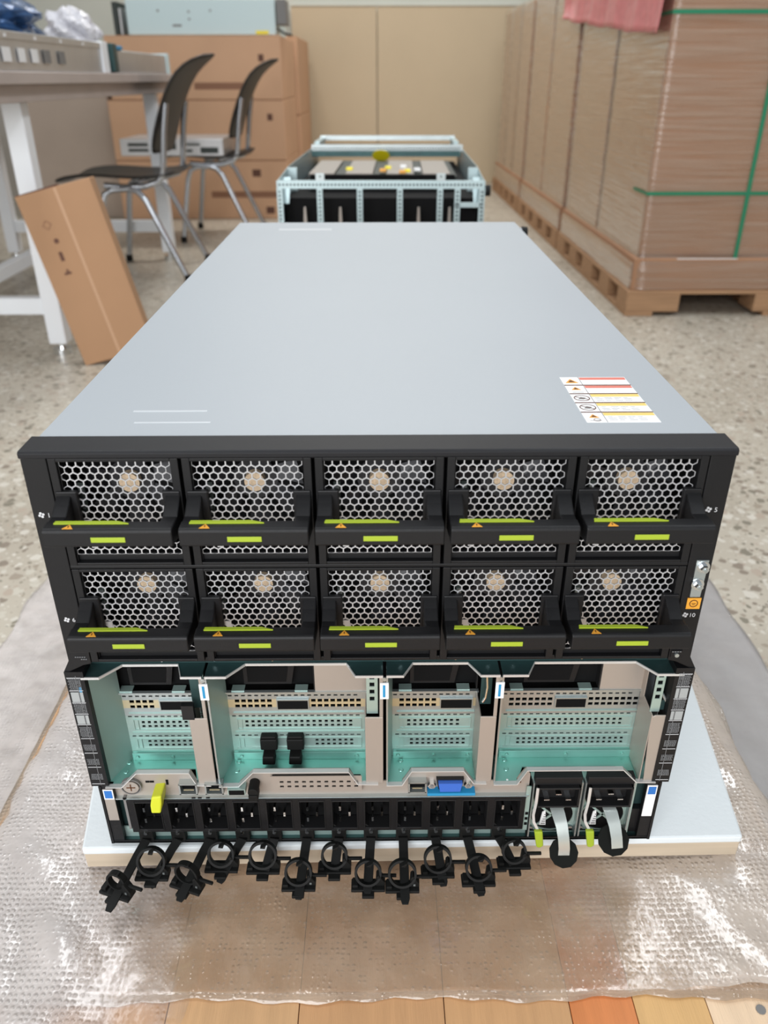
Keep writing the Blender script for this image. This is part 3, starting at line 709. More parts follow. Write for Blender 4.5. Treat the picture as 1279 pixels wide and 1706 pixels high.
# --- power supplies
def psu(x0):
    b = MB(); Wd = .0400
    b.box(x0, x0+Wd, .0060, .040, .0030, .0630, M['teal'])
    root = b.build('power_supply', None, srv)
    f = MB(); f.box(x0, x0+.0012, .0, .0062, .0030, .0650); f.box(x0+Wd-.0012, x0+Wd, .0, .0062, .0030, .0650); f.box(x0+.0012, x0+Wd-.0012, .001, .0062, .0730-.009, .0730-.0078); f.build('psu_frame', M['zinc'], root)
    s = MB(); xa, xb = x0+.0030, x0+.0375; za, zb = .0420, .0640
    s.box(xa, xb, -.0045, .006, zb-.0018, zb); s.box(xa, xb, -.0045, .006, za, za+.0018); s.box(xa, xa+.0018, -.0045, .006, za, zb); s.box(xb-.0018, xb, -.0045, .006, za, zb); s.box(xa, xb, .0050, .0060, za, zb)
    s.box(x0+.0012, xb+.001, -.001, .0064, zb, zb+.0080)
    s.build('inlet_socket', M['dark'], root, bevel=.0008)
    for x, z in ((.5, .0560), (.24, .0500), (.74, .0500)):
        xx = xa+(xb-xa)*x; MB().box(xx-.0022, xx+.0022, -.0035, .0055, z-.0006, z+.0006).build('contact_pin', M['chrome'], root)
    g = MB(); cx = x0+.0195
    g.cyl((cx, .0062, .0235), (cx, .0054, .0235), .0172, n=40, m=M['vdark'])
    g.ring((cx, .0052, .0235), (0, 1, 0), .0176, .0012, .0008, m=M['teal'])
    for q in range(4):
        a = R(45+90*q); g.box(-.0009, .0009, 0, .001, 0, .0176, M['teal'], Matrix.Translation((cx, .0046, .0235)) @ Matrix.Rotation(a, 4, 'Y'))
    g.prism([(cx-.0100, .0130), (cx-.0045, .0130), (cx-.0060, .0300), (cx-.0085, .0280)], 'y', .0035, .0042, M['white'])
    for q in range(5): g.box(cx-.0086+q*.0005, cx-.0052, .0032, .0035, .0145+q*.0026, .0153+q*.0026, M['greyplug'])
    g.build('fan_guard', None, root)
    t = MB(); t.band([(x0+.0028, -.004, .0640), (x0+.0022, -.006, .050), (x0+.0012, -.006, .036), (x0+.0020, -.007, .029), (x0+.0055, -.009, .022)], .0022, .0008, (1, 0, 0)); t.build('latch_lever', M['bright'], root)
    t = MB(); t.prism([(x0+.0022, .0230), (x0+.0090, .0230), (x0+.0112, .0060), (x0+.0085, .0035), (x0+.0055, .0045)], 'y', -.012, -.0085); t.build('release_latch', M['lime'], root, bevel=.001)
    for xx, zz in ((.003, .008), (.036, .008)): MB().cyl((x0+xx, .006, zz), (x0+xx, .0040, zz), .0027, .002, n=14).build('cover_screw', M['chrome'], root)
    return root
psu(.1215); psu(.1632)
# webbing pulls with black discs
for k, (x0, disc, d2, thin) in enumerate(((.1425, (.1470, -.0200, .0085), 1, False), (.1850, (.1885, -.0120, .0135), 1, True))):
    p = thing('cable_retainer', 'silver strap with round black disc hanging from the %s power supply' % ('left' if k == 0 else 'right'), 'strap', (x0, 0, .04), 'silver straps on the two power supplies')
    L0 = Vector((x0, 0, .04)); D = Vector(disc)
    path = [Vector((x0-.001, .004, .0400)), Vector((x0, -.008, .0385)), Vector((x0+.002, -.014, .0320)), Vector((x0+.0035, -.0185, .0230)), Vector((x0+.0042, -.0215, .0150))] + ([Vector((x0+.0042, -.0225, .0085))] if not thin else [])
    MB().band([q-L0 for q in path], [.0105, .0105, .0095, .009, .009, .009][:len(path)], .0009, (1, 0, 0)).build('strap', mat('silver_strap_%d' % k, (196,204,200), .25, .6), p, smooth=True)
    nrm = Vector((0, -.72, .70)); dd = D-L0
    MB().cyl(dd, dd+nrm.normalized()*.0022, .0118 if k == 0 else .0128, n=11).build('disc', M['velcro'], p, bevel=.0006)
    if k: MB().box(dd.x-.006, dd.x+.002, dd.y+.001, dd.y+.002, dd.z-.016, dd.z-.009).build('strap_end', M['white'], p)

# --- twelve black releasable cable clamps
DOT = [-.1936, -.1674, -.1409, -.1143, -.0881, -.0613, -.0349, -.0085, .0182, .0448, .0712, .0973]
RNG = [(-.2080, -.0380, .0078), (-.1844, -.0230, .0108), (-.1539, -.0326, .0095), (-.1294, -.0173, .0100), (-.0957, -.0182, .0105), (-.0658, -.0329, .0100), (-.0379, -.0187, .0098), (-.0105, -.0329, .0098), (.0166, -.0353, .0104), (.0455, -.0229, .0104), (.0776, -.0304, .0098), (.1081, -.0156, .0092)]
TIP = [(-.2119, -.0564), (-.1845, -.0358), (-.1589, -.0482), (-.1302, -.0320), (-.0957, -.0301), (-.0653, -.0475), (-.0387, -.0307), (-.0110, -.0428), (.0186, -.0524), (.0498, -.0369), (.0790, -.0457), (.1106, -.0255)]
ORD = ['first', 'second', 'third', 'fourth', 'fifth', 'sixth', 'seventh', 'eighth', 'ninth', 'tenth', 'eleventh', 'last']
for i in range(12):
    x0 = DOT[i]; rx, ry, rr = RNG[i]; tx, ty = TIP[i]
    t = thing('cable_clamp', 'black plastic cable clamp strap under the power socket row, %s from the left' % ORD[i], 'cable clamp', (x0, 0, .012), 'black cable clamps below the power sockets')
    O = Vector((x0, 0, .012))
    zs_ = lambda y: .0075 + y*.33
    m_ = MB(); m_.box(-.0058, .0058, -.0012, .006, -.0105, .0028); m_.build('anchor_block', M['rubber'], t, bevel=.0006)
    MB().cyl((.0004, -.001, .0014), (.0004, -.0030, .0014), .0021, .0015, n=12).build('anchor_screw', M['chrome'], t)
    d2 = Vector((tx-x0, ty+.002, 0)).normalized(); Ld = math.hypot(tx-x0, ty)
    pts = [(x0, .001, .005), (x0, -.0030, .0062)]+[(x0+(tx-x0)*f, ty*f, .0062-.0155*f) for f in (.25, .5, .75, .92, 1)]
    side = Vector((-d2.y, d2.x, 0)); 
    MB().band([Vector(p)-O for p in pts], [.0075]*6+[.0048], .0016, side).build('strap', M['rubber'], t, bevel=.0003)
    nrm = Vector((-(tx-x0)*.9, 1, -.50)).normalized()
    if i in (0, 2): nrm = Vector((.35, 1, -.1)).normalized()
    f = min(1, abs(ry/ty)); zb_ = .0062-.0155*f
    c = Vector((rx, ry, zb_+rr*.90)) - O
    ring = MB().ring(c, nrm, rr, .0050, .0019).build('clamp_ring', M['rubber'], t, smooth=True)
    mt = Matrix.Translation(c-Vector((0, 0, rr+.0005))) @ Matrix.Rotation(math.atan2(nrm.x, nrm.y)*-1, 4, 'Z')
    b = MB(); b.box(-.0135, .0135, -.0080, .0030, -.0034, -.0006, None, mt); b.prism([(.0060, -.001), (.0135, -.001), (.0135, .0030), (.0085, .0110), (.0065, .0090)], 'y', -.0040, .0030, None, mt)
    b.box(-.0048, .0048, -.0130, -.0020, -.0045, -.0016, None, mt); b.box(-.0125, -.0080, -.0060, .0020, -.0010, .0022, None, mt)
    b.build('clamp_base', M['rubber'], t, bevel=.0006)
    b = MB(); b.box(.0100, .0225, -.0012, .0012, .0055, .0078, None, mt); b.prism([(-.0015, rr*2-.0005), (.0025, rr*2-.001), (.0040, rr*2+.0035), (.0005, rr*2+.0010)], 'y', -.002, .002, None, mt)
    b.build('release_lever', M['rubber'], t, bevel=.0004)
    if i in (0, 1, 2, 5, 8): MB().box(.0088, .0104, -.0044, -.0040, .0008, .0028, None, mt).build('painted_highlight', M['zinc'], t)  # zinc chip set in as a painted highlight on the black base

# --- lid sticker, pale lid strips and rear knob
st = MB(); x0, x1, y0, y1 = .1390, .1888, .0430, .1345; rh = (y1-y0)/5
LZ = H-.0004
st.box(x0, x1, y0, y1, LZ, LZ+.0002, M['white'])
for i in range(5):
    yt = y1-i*rh; z = LZ+.0002
    if i: st.box(x0, x1, yt-.0008, yt+.0008, z, z+.00012, M['ink'])
    st.box(x0+.0138, x0+.0142, yt-rh, yt, z, z+.0001, M['greyplug'])
    st.box(x0+.0145, x1-.0005, yt-.0062, yt-.0012, z, z+.0001, M['red'] if i < 2 else M['yel'])
    for q in range(3):
        for s_ in range(4): st.box(x0+.0165+s_*.0068, x0+.0165+s_*.0068+.0052-(.002 if (q+s_) % 3 == 0 else 0), yt-.0086-q*.0028, yt-.0082-q*.0028, z, z+.00008, M['gtext'] if i in (2, 3, 4) else M['wtext'])
    cx, cy = x0+.0069, yt-rh/2
    if i in (0, 1, 4):
        cy2 = cy+(.002 if i else 0); s_ = 1 if i == 0 else .72
        st.prism([(cx-.0050*s_, cy2-.0042*s_), (cx+.0050*s_, cy2-.0042*s_), (cx, cy2+.0046*s_)], 'z', z, z+.0001, M['orange'])
        st.prism([(cx-.0026*s_, cy2-.0026*s_), (cx+.0026*s_, cy2-.0026*s_), (cx, cy2+.0022*s_)], 'z', z+.0001, z+.00018, M['oline'])
        if i: st.box(cx-.004, cx+.004, cy-.0062, cy-.0058, z, z+.0001, M['gtext'])
        if i == 4: st.ring((cx+.001, cy-.005, z+.0001), (0, 0, 1), .0022, .0001, .0004, n=16, m=M['ink'])
    else:
        st.ring((cx, cy, z+.0001), (0, 0, 1), .0054, .0001, .0007, n=24, m=M['ink'])
        st.box(-.0054, .0054, -.0004, .0004, 0, .0001, M['ink'], Matrix.Translation((cx, cy, z)) @ Matrix.Rotation(R(-35), 4, 'Z'))
        st.prism([(cx-.0030, cy-.0020), (cx+.0010, cy-.0026), (cx+.0030, cy+.0006), (cx-.0005, cy+.0022)], 'z', z, z+.00008, M['greyplug'])
st.build('warning_sticker', None, srv)
MB().box(-.1700, -.1190, .0660, .0685, LZ, LZ+.0002).box(-.1640, -.1130, .0455, .0475, LZ, LZ+.0002).build('pale_lid_strip', M['clear'], srv)  # two thin pale strips laid on the lid
MB().box(-.150, -.070, .815, .83, LZ, LZ+.0002).build('pale_lid_strip', M['clear'], srv)
k = MB(); k.cyl((.2195, .852, .345), (.2255, .852, .345), .0075, n=14, m=M['chrome']); k.cyl((.2255, .852, .345), (.2340, .852, .345), .0095, .0085, n=16, m=M['rubber']); k.build('thumb_screw', None, srv)

# ================================================================== SECOND CHASSIS BEHIND
ang = R(-1.6)
rs = thing('open_chassis', 'skeletal steel server chassis without lid, standing behind the big server', 'server chassis', (.008, 1.50, 0), rot=(0, 0, ang))
def perf_bar(mb, x0, x1, y0, y1, z0, z1, vertical, m):
    mb.box(x0, x1, y0, y1, z0, z1, m)
    if vertical:
        z = z0+.004
        while z < z1-.004:
            mb.box((x0+x1)/2-.0022, (x0+x1)/2+.0022, y0-.0004, y0, z, z+.0045, M['pcb']); z += .0085
    else:
        x = x0+.005
        while x < x1-.004:
            mb.box(x, x+.0045, y0-.0004, y0, (z0+z1)/2-.0022, (z0+z1)/2+.0022, M['pcb']); x += .0085
f = MB(); HT = .353
perf_bar(f, -.238, .238, 0, .012, HT-.017, HT, False, M['alud'])
for x in (-.232, -.140, -.048, .044, .136, .176, .232): perf_bar(f, x-.0065, x+.0065, 0, .010, .0, HT-.017, True, M['alud'])
f.box(.17, .232, 0, .010, .296, .306, M['alud']); f.box(-.238, .238, 0, .012, 0, .015, M['alud'])
for x in (-.138, .137): f.box(x-.010, x+.010, 0, .0015, HT, HT+.016, M['zinc']); f.cyl((x, -.001, HT+.009), (x, .001, HT+.009), .002, m=M['pcb'])
f.build('front_frame', None, rs, bevel=.0006)
for s in (-1, 1):
    f = MB(); x = s*.236
    f.prism([(0, 0), (0, HT), (.22, HT+.012), (1.0, HT+.012), (1.0, 0)], 'x', min(x, x-s*.0015), max(x, x-s*.0015))
    f.prism([(.03, .30), (.09, HT-.002), (.10, HT-.002), (.04, .30)], 'x', min(x-s*.002, x-s*.02), max(x-s*.002, x-s*.02))
    f.box(min(x, x-s*.024), max(x, x-s*.024), .18, .20, .05, HT+.01)
    f.build('side_wall', M['alud'], rs)
f = MB(); f.box(-.225, .225, .05, 1.0, .0, .31); f.build('drive_cage', M['vdark'], rs)
f = MB(); f.box(-.18, .18, .19, .20, .31, HT-.006, M['vdark']); f.box(-.185, .185, .20, .62, .31, HT-.01, M['pcb'])
f.build('tray', None, rs)
for x in (-.16, -.063, .040, .131):
    f = MB(); f.box(x-.030 if x > -.15 else x-.025, x+.038, .21, .56, HT-.009, HT-.004); f.build('heat_spreader', M['heat'], rs, bevel=.001)
f = MB(); f.box(-.225, .225, .68, .70, HT-.004, HT+.012, M['tealdk']); f.build('cross_rail', None, rs)
f = MB(); perf_bar(f, -.232, .236, .76, .772, HT+.004, HT+.024, False, M['zinc']); f.build('cross_rail', None, rs)
f = MB(); f.box(-.225, .225, 1.0, 1.012, HT+.022, HT+.036, M['zinc']); f.box(-.226, -.21, .80, 1.0, HT+.01, HT+.03, M['alud']); f.box(.21, .226, .80, 1.0, HT+.01, HT+.03, M['alud']); f.box(-.21, .21, .82, 1.0, HT-.002, HT+.010, M['tealdk']); f.build('rear_frame', None, rs)
for x in (-.178, -.095, .088, .160):
    MB().prism([(x-.0022, HT-.06), (x+.0022, HT-.06), (x+.006, HT-.14), (x-.006, HT-.14)], 'y', .02, .03).build('ejector_lever', M['heat'], rs)
for i, (x, y, c) in enumerate(((-.088, .30, 'yst'), (.012, .33, 'yst'), (.0, .26, 'orange'), (.062, .25, 'yst'), (.052, .36, 'white'), (.088, .28, 'white'), (.05, .22, 'orange'))):
    MB().box(x-.008, x+.008, y-.02, y+.02, HT-.004, HT-.0035+.004).build('connector_tag', M[c], rs)
f = MB().cyl((0, .70, HT-.002), (0, .706, HT-.0015), .001, n=4)
f.bm.clear(); f.cyl((-.014, .640, HT+.002), (-.014, .6405, HT+.0026), .026, n=24); f.build('round_sticker', M['yst'], rs)
MB().cyl((.240, .02, .33), (.252, .02, .33), .012, n=14).build('latch_knob', M['rubber'], rs)
pl2 = thing('wooden_platform', 'low wooden platform mostly hidden under the skeletal chassis', 'pallet', (0.03, 2.05, FL))
for i in range(5): MB().box(-.30+i*.12+.001, -.30+i*.12+.119, -.6, .62, .176, .199).build('deck_board', M['palw'], pl2)
for x in (-.28, -.03, .22): MB().box(x, x+.06, -.6, .62, 0, .176).build('bearer', M['palw'], pl2)

# ================================================================== RIGHT: WRAPPED PALLETS
PX = .8925
def pallet_stack(y0, y1, splits, name_pos, front):
    WX = 1.10; zt0, zt1 = FL, FL+.09
    p = thing('cargo_pallet', 'flat pallet with square side openings, %s' % name_pos, 'pallet', (PX, y0, FL), 'pallets in the row on the right')
    L_ = y1-y0
    b = MB(); b.box(0, WX, 0, L_, .078, .090); b.build('deck', M['palw'], p, bevel=.002)
    b = MB(); b.box(0, .10, 0, L_, 0, .016); b.box(WX/2-.05, WX/2+.05, 0, L_, 0, .016); b.box(WX-.1, WX, 0, L_, 0, .016); b.build('bottom_skid', M['palw'], p, bevel=.002)
    # blocks leave four square openings along the side
    gaps = [(.13, .27), (.40, .54), (L_-.54, L_-.42), (L_-.28, L_-.16)]
    cuts = [0]+[v for g in gaps for v in g]+[L_]
    for a, c in zip(cuts[::2], cuts[1::2]):
        for x0, x1 in ((0, .19), (WX/2-.09, WX/2+.09), (WX-.19, WX)):
            MB().box(x0, x1, a, c, .016, .078).build('block', M['palw'], p, bevel=.002)
    t = MB().box(PX+.012, PX+WX-.012, y0+.012, y1-.012, zt1, .004-.004).build('cardboard_tray', M['card'], bevel=.003)
    tag(t, 'low cardboard tray between pallet and tall cartons, %s' % name_pos, 'tray', 'cardboard trays on the right pallets')
    ys = [y0+.025]+splits+[y1-.025]; n_ = 0
    for a, c in zip(ys, ys[1:]):
        q = MB().box(PX+.028, PX+WX-.03, a+.012, c-.012, .0005, .96).build('carton', M['card'], bevel=.016, seg=3)
        tag(q, 'tall brown carton under stretch film, %s of %s' % ('nearer one' if n_ == 0 else 'farther one', name_pos), 'carton', 'tall cartons on the right pallets'); n_ += 1
    # film shell, slightly pinched between cartons
    bm = bmesh.new(); rnd = random.Random(int(y0*10)); nz = 40; path = []
    X0, X1 = PX+.0245, PX+WX-.024
    def run(ax, ay, bx, by, k):
        for i in range(k): path.append((ax+(bx-ax)*i/k, ay+(by-ay)*i/k))
    run(X1, y0+.02, X0, y0+.02, 46); run(X0, y0+.02, X0, y1-.02, 90); run(X0, y1-.02, X1, y1-.02, 4); run(X1, y1-.02, X1, y0+.02, 4)
    rows = []
    for j in range(nz+1):
        z = -.11+.005+(1.075)*j/nz; row = []
        for (x, y) in path:
            d = .0022*math.sin(z*90+x*3+y*5)+.0014*math.sin(z*230+x*7-y*9)+rnd.uniform(-.0006, .0006)
            lower = -.016 if z < 0 else 0
            pin = .016 if z > .01 and any(abs(y-q) < .011 for q in splits) else 0
            if abs(x-X0) < 1e-6: row.append(bm.verts.new((x-abs(d)+lower+pin, y, z)))
            else: row.append(bm.verts.new((x, y-abs(d)+lower if y < (y0+y1)/2 else y+abs(d), z)))
        rows.append(row)
    nn = len(path)
    for a, c in zip(rows, rows[1:]):
        for i in range(nn):
            f_ = bm.faces.new((a[i], a[(i+1) % nn], c[(i+1) % nn], c[i])); f_.smooth = True
    me = bpy.data.meshes.new('stretch_film'); bm.to_mesh(me); bm.free(); me.materials.append(M['stretch'])
    o = bpy.data.objects.new('stretch_film', me); COL.objects.link(o)
    tag(o, 'clear stretch film wound around the cartons, %s' % name_pos, 'stretch film', 'stretch film on the right pallets')
    if front:
        for zc, lb in ((.2130, 'horizontal green strap around the lower part of the nearest pallet load'), (.7370, 'horizontal green strap near the top of the nearest pallet load')):
            s = MB(); yb = y0+.0155; xb = X0-.0035
            for a in ((xb, X1+.003, yb-.0012, yb, zc-.006, zc+.006), (xb-.0012, xb, yb, yb+.16, zc-.005, zc+.005)): s.box(*a)
            tag(s.build('strap', M['green'], bevel=.0003), lb, 'strap', 'green straps on the nearest pallet load')
        s = MB(); s.box(1.2500, 1.2640, y0+.0135, y0+.0145, -.110, .97)
        tag(s.build('strap', M['green'], bevel=.0003), 'vertical green strap down the front of the nearest pallet load', 'strap', 'green straps on the nearest pallet load')
        s = MB(); s.box(1.050, 1.262, y0+.006, y0+.0066, -.0015, .0015)
        tag(s.build('film_edge', M['white']), 'pale taped edge where film meets the cardboard tray on the nearest pallet', 'tape')
pallet_stack(2.412, 3.665, [3.04], 'nearest pallet load on the right', True)
pallet_stack(3.70, 4.93, [4.32], 'second pallet load from the front', False)
pallet_stack(4.97, 6.18, [5.42, 5.80], 'farthest pallet load on the right', False)
# pink film hanging over the top of the nearest load
bm = bmesh.new(); g = []
for i in range(37):
    row = []; y = 2.43+1.52*i/36
    zb = .685+.10*max(0, (y-2.6)/1.2)+.004*math.sin(y*15)
    prof = [(PX+.50, .985), (PX+.20, .985), (PX+.03, .984), (PX-.001, .975), (PX-.006, .92), (PX-.007, .86), (PX-.007, .80), (PX-.010, zb+.02), (PX-.013, zb)]
    for x, z in prof: row.append(bm.verts.new((x-.006*math.sin(y*19+z*9)*(z < .95)-.004*math.sin(y*47), y, z)))
    g.append(row)
for a, c in zip(g, g[1:]):
    for j in range(len(a)-1): bm.faces.new((a[j], c[j], c[j+1], a[j+1])).smooth = True
me = bpy.data.meshes.new('pink_film'); bm.to_mesh(me); bm.free(); me.materials.append(M['pinkf'])
o = bpy.data.objects.new('plastic_bag', me); COL.objects.link(o); so = o.modifiers.new('t', 'SOLIDIFY'); so.thickness = .001; so.offset = 1
tag(o, 'pink plastic film draped over the top edge of the nearest wrapped cartons', 'plastic film')

# ================================================================== LEFT: CARTON STACK
def carton(x0, x1, y0, y1, z0, z1, lb, marks=(), m='card3'):
    root = MB().box(x0, x1, y0, y1, z0, z1).build('carton', M[m], bevel=.006); tag(root, lb, 'carton', 'cartons stacked by the back wall on the left')
    c = MB(); c.box(x0+.002, x1-.002, y0-.0006, y0+.001, z1-.003, z1-.0015, M['inkl'])
    for (mx, mz, w_, h_, mm) in marks: c.box(mx-w_/2, mx+w_/2, y0-.0008, y0+.001, mz-h_/2, mz+h_/2, M[mm])
    c.build('printed_marks', None, root); return root
carton(-1.55, -.535, 4.72, 5.52, FL, .130, 'bottom brown carton of the left stack, behind the chair legs', [(-.72, .06, .05, .04, 'ink'), (-.80, -.06, .40, .035, 'inkl'), (-.65, -.15, .05, .04, 'ink')])
carton(-1.55, -.535, 4.72, 5.52, .1305, .450, 'middle brown carton of the left stack, behind the chair backs', [(-.62, .36, .03, .035, 'ink'), (-1.28, .26, .25, .02, 'inkl')])
carton(-1.52, -.535, 4.72, 5.52, .4505, .770, 'top brown carton of the left stack, carrying the pale blue case', [(-.90, .52, .28, .035, 'inkl'), (-.65, .66, .03, .035, 'ink')])
carton(-1.50, -.515, 5.56, 6.50, FL, .34, 'bottom carton at the rear of the left stack, next to the beige board')
carton(-1.50, -.515, 5.56, 6.50, .3405, .80, 'upper carton at the rear of the left stack, next to the beige board')
carton(-2.05, -1.57, 4.80, 5.40, FL, .62, 'greyish carton left of the brown stack, seen under the workbench', [], 'cardg')
pc = thing('server_case', 'pale blue server case with yellow sticker lying on top of the left cartons', 'server', (-.97, 4.74, .772))
MB().box(-.41, .41, 0, .55, 0, .17).build('case_body', M['lblue'], pc, bevel=.004)
for x, z, w_ in ((-.24, .11, .012), (-.07, .105, .010), (-.07, .07, .010), (-.16, .04, .05), (.05, .11, .01)): MB().box(x, x+w_, -.001, .001, z, z+.010).build('vent_hole', M['greyplug'], pc)
MB().box(.30, .37, -.0015, .0, .003, .020).build('yellow_sticker', M['yst'], pc)
MB().box(.415, .47, .02, .20, .05, .17).build('rack_ear', M['greyplug'], pc, bevel=.003); MB().tube([(.42, .01, .03), (.46, -.01, .005), (.50, -.02, -.002)], .006).build('rail_lever', M['rubber'], pc)
ir = MB().box(-1.455, -1.425, 4.74, 5.1, .772, .93, M['pcb']).box(-1.42, -1.41, 4.74, 5.1, .772, .90, M['alu']); tag(ir.build('slide_rail', None, bevel=.002), 'dark and silver slide rail standing left of the pale blue case', 'rail')

# ================================================================== WORKBENCH
TZ = .575-FL; TX, TY = -.905, 1.62
tb = thing('workbench', 'white steel workbench with grey top at the left, metal cases lying on it', 'table', (-1.35, 2.75, FL))
MB().box(-.45, .445, -1.15, .90, TZ-.030, TZ).build('tabletop', M['ttop'], tb, bevel=.003)
MB().box(-.43, .420, -1.10, .86, TZ-.072, TZ-.030).build('apron', M['ttop'], tb, bevel=.002)
for x in (-.37, .36):
    for y in (-.75, .74):
        l = MB().box(x-.027, x+.027, y-.027, y+.027, .035, TZ-.072).build('leg', M['wsteel'], tb, bevel=.004)
        MB().cyl((x, y, .0), (x, y, .018), .028, n=20).cyl((x, y, .018), (x, y, .036), .010, n=12).build('levelling_foot', M['chrome'], l)
for y in (-.75, .74): MB().box(-.343, .333, y-.02, y+.02, .125, .175).build('crossbar', M['wsteel'], tb, bevel=.003)
MB().box(-.02, .02, -.73, .72, .125, .170).build('stretcher', M['wsteel'], tb, bevel=.003)

ca = thing('server_chassis', 'long silver server case on the near part of the workbench', 'server', (-1.14, 2.20, .5758))
b = MB(); b.box(-.22, .215, -.68, .50, 0, .088, M['alu']); b.box(.215, .219, -.68, .50, .070, .0885, M['alu']); ob = b.build('case_body', None, ca, bevel=.004)
for y, w_, mm in ((-.50, .05, 'white'), (-.38, .05, 'white'), (-.28, .045, 'white'), (-.19, .045, 'white'), (-.10, .05, 'greyplug'), (.02, .05, 'greyplug')): MB().box(.2185, .2200, y, y+w_, .020, .052).build('port_cover', M[mm], ca)
c = MB()
for y in (-.55, -.35, -.15, .05, .25): c.box(.2185, .220, y, y+.012, .074, .082, M['white'])
c.build('rivet_row', None, ca)
MB().box(.13, .222, .44, .505, 0, .092).build('rack_ear', M['wsteel'], ca, bevel=.002)
cb = thing('server_chassis', 'second silver server case at the far right corner of the workbench', 'server', (-1.12, 3.10, .5758))
MB().box(-.2, .20, -.33, .50, 0, .072).build('case_body', M['alu'], cb, bevel=.004); MB().box(-.2, .205, .46, .505, 0, .078).build('rack_ear', M['lblue'], cb, bevel=.002)
MB().box(.14, .21, -.36, -.31, .002, .090).build('connector_block', M['tealdk'], cb, bevel=.004); MB().box(.12, .205, -.31, -.22, .072, .085).build('blue_cap', M['sky'], cb, bevel=.003)
def lump(name, label, c, s, m, seed):
    rnd = random.Random(seed); bm = bmesh.new(); bmesh.ops.create_icosphere(bm, subdivisions=4, radius=1)
    ph = [rnd.uniform(0, 6.28) for _ in range(6)]
    for v in bm.verts:
        p = v.co.copy(); k = 1+.16*math.sin(5*p.x+ph[0])*math.sin(4*p.y+ph[1])+.12*math.sin(9*p.z+7*p.x+ph[2])+.06*math.sin(17*p.y+13*p.z+ph[3])+rnd.uniform(-.015, .015)
        v.co = Vector((p.x*s[0]*k, p.y*s[1]*k, max(p.z*k, -.75)*s[2]+.75*s[2]))
    me = bpy.data.meshes.new(name); bm.to_mesh(me); bm.free(); me.materials.append(M[m]); o = bpy.data.objects.new(name, me); COL.objects.link(o); o.location = c
    tag(o, label, 'bag'); return o
lump('antistatic_bag', 'crumpled shiny blue antistatic bags piled on the near silver case', (-1.22, 2.42, .664), (.17, .26, .075), 'bagb', 2)
lump('plastic_bag', 'dark bag at the left edge of the photo on the silver case', (-1.26, 1.95, .664), (.12, .14, .075), 'bagd', 4)
lump('plastic_bag', 'crumpled white plastic bag on the far silver case beside the blue bags', (-1.18, 3.20, .648), (.09, .16, .085), 'bagw', 8)

# leaning carton in front of the bench leg
tilt = R(-13)
lb = thing('carton', 'tall narrow brown carton leaning left against the near workbench leg', 'carton', (-.868, 1.875, FL+.001), rot=(R(-2), tilt, R(6)))
MB().box(-.012, .100, 0, .060, 0, .488).box(.1005, .200, -.0005, .060, 0, .488).build('box_body', M['card2'], lb, bevel=.002)
c = MB(); c.box(.096, .1035, -.0012, .0002, .002, .486); c.build('seam_tape', M['tape'], lb)
c = MB(); c.ring((.042, -.0006, .400), (0, 1, 0), .012, .0008, .003, n=4, m=M['inkl']); c.cyl((.050, -.001, .355), (.050, .001, .355), .007, n=10, m=M['ink'])
c.box(.042, .052, -.001, .001, .300, .325, M['ink']); c.box(.036, .056, -.001, .001, .262, .268, M['ink']); c.box(.044, .050, -.001, .001, .268, .276, M['ink']); c.build('printed_icons', None, lb)
c = MB(); c.prism([(-.012, .488), (.098, .488), (.098, .493), (-.008, .490)], 'y', .002, .058); c.build('shaded_box_mouth', M['ink'], lb)  # dark wedge standing in for the shaded inside of the open top

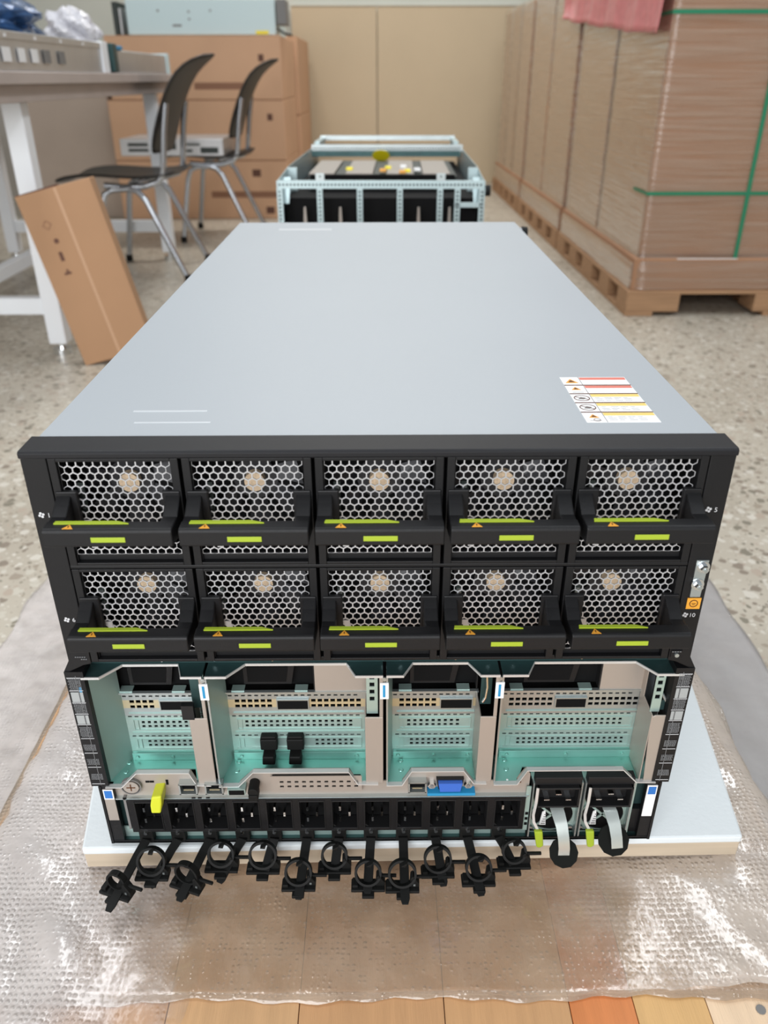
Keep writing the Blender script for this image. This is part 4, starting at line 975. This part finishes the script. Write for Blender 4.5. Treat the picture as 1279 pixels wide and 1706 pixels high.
# ================================================================== CHAIRS
def make_chair():
    # faces -X; origin on the floor under the seat centre
    r = bpy.data.objects.new('stacking_chair', None); COL.objects.link(r)
    sz = .405
    # moulded seat
    def shell(prof, wfun, th, name):
        bm = bmesh.new(); g = []
        for i, (x, z) in enumerate(prof):
            row = []; hw = wfun(i/(len(prof)-1))
            for j in range(13):
                t = -1+2*j/12; row.append(bm.verts.new((x-(.030*t*t if name == 'backrest' else 0), t*hw, z+(.012*t*t if name == 'seat' else 0))))
            g.append(row)
        for a, c in zip(g, g[1:]):
            for j in range(12): bm.faces.new((a[j], c[j], c[j+1], a[j+1])).smooth = True
        bmesh.ops.recalc_face_normals(bm, faces=bm.faces[:])
        me = bpy.data.meshes.new(name); bm.to_mesh(me); bm.free(); me.materials.append(M['cseat']); o = bpy.data.objects.new(name, me); COL.objects.link(o); o.parent = r
        s_ = o.modifiers.new('t', 'SOLIDIFY'); s_.thickness = th; s_.offset = 0; s2 = o.modifiers.new('s', 'SUBSURF'); s2.levels = s2.render_levels = 1
        return o
    shell([(-.305, sz-.028), (-.27, sz-.006), (-.15, sz+.004), (-.05, sz-.006), (.06, sz-.010), (.15, sz), (.19, sz+.012)], lambda t: .205 if .05 < t < .95 else .185, .012, 'seat')
    shell([(.135, sz+.085), (.150, sz+.14), (.175, sz+.21), (.215, sz+.30), (.265, sz+.38), (.335, sz+.425), (.362, sz+.440)], lambda t: .21*math.sqrt(max(.06, 1-max(0, t-.6)**2/.17))*(.86 if t < .08 else 1), .012, 'backrest')
    for s in (-1, 1):
        y = s*.185
        MB().tube([(-.10, y, sz-.028), (-.02, y, sz-.035), (.06, y, sz-.032), (.12, y, sz-.015), (.145, y, sz+.02), (.155, y, sz+.09), (.165, y, sz+.17), (.185, y, sz+.27)], .0125).build('back_upright', M['tube'], r, smooth=True)
        yb = s*.225
        MB().tube([(.00, s*.19, sz-.04), (.035, s*.195, sz-.05), (.065, s*.20, sz-.085), (.12, s*.212, .20), (.205, yb, .012)], .0125).build('leg', M['tube'], r, smooth=True)
        MB().tube([(.00, s*.19, sz-.04), (-.07, s*.19, sz-.043), (-.10, s*.195, sz-.06), (-.115, s*.20, sz-.10), (-.165, yb, .012)], .0125).build('leg', M['tube'], r, smooth=True)
        for x in (.205, -.165): MB().cyl((x, yb, 0), (x, yb, .03), .016, n=12).build('foot_cap', M['rubber'], r)
    MB().tube([(-.02, -.19, sz-.04), (-.02, .19, sz-.04)], .010).build('seat_bar', M['tube'], r)
    return r
ch = make_chair(); ch.location = (-1.005, 3.215, FL+.0)
tag(ch, 'black plastic chair with silver tube frame, nearer one by the workbench', 'chair', 'black chairs at the workbench')
ch2 = copy_tree(ch); ch2.location = (-.850, 4.15, FL)
tag(ch2, 'black plastic chair with silver tube frame, farther one by the cartons', 'chair', 'black chairs at the workbench')
ci = thing('server_case', 'silver server case with dark port openings resting on the farther chair seat', 'server', (-.985, 4.13, FL+.415))
MB().box(-.30, .215, -.19, .19, .0, .078).build('case_body', M['alu'], ci, bevel=.003)
for x0, x1, z0, z1 in ((-.26, -.16, .045, .060), (-.26, -.16, .020, .034), (-.13, -.02, .03, .06), (.02, .10, .048, .058), (.02, .06, .018, .030), (.10, .19, .012, .040)): MB().box(x0, x1, -.1915, -.19, z0, z1).build('port_opening', M['pcb'], ci)
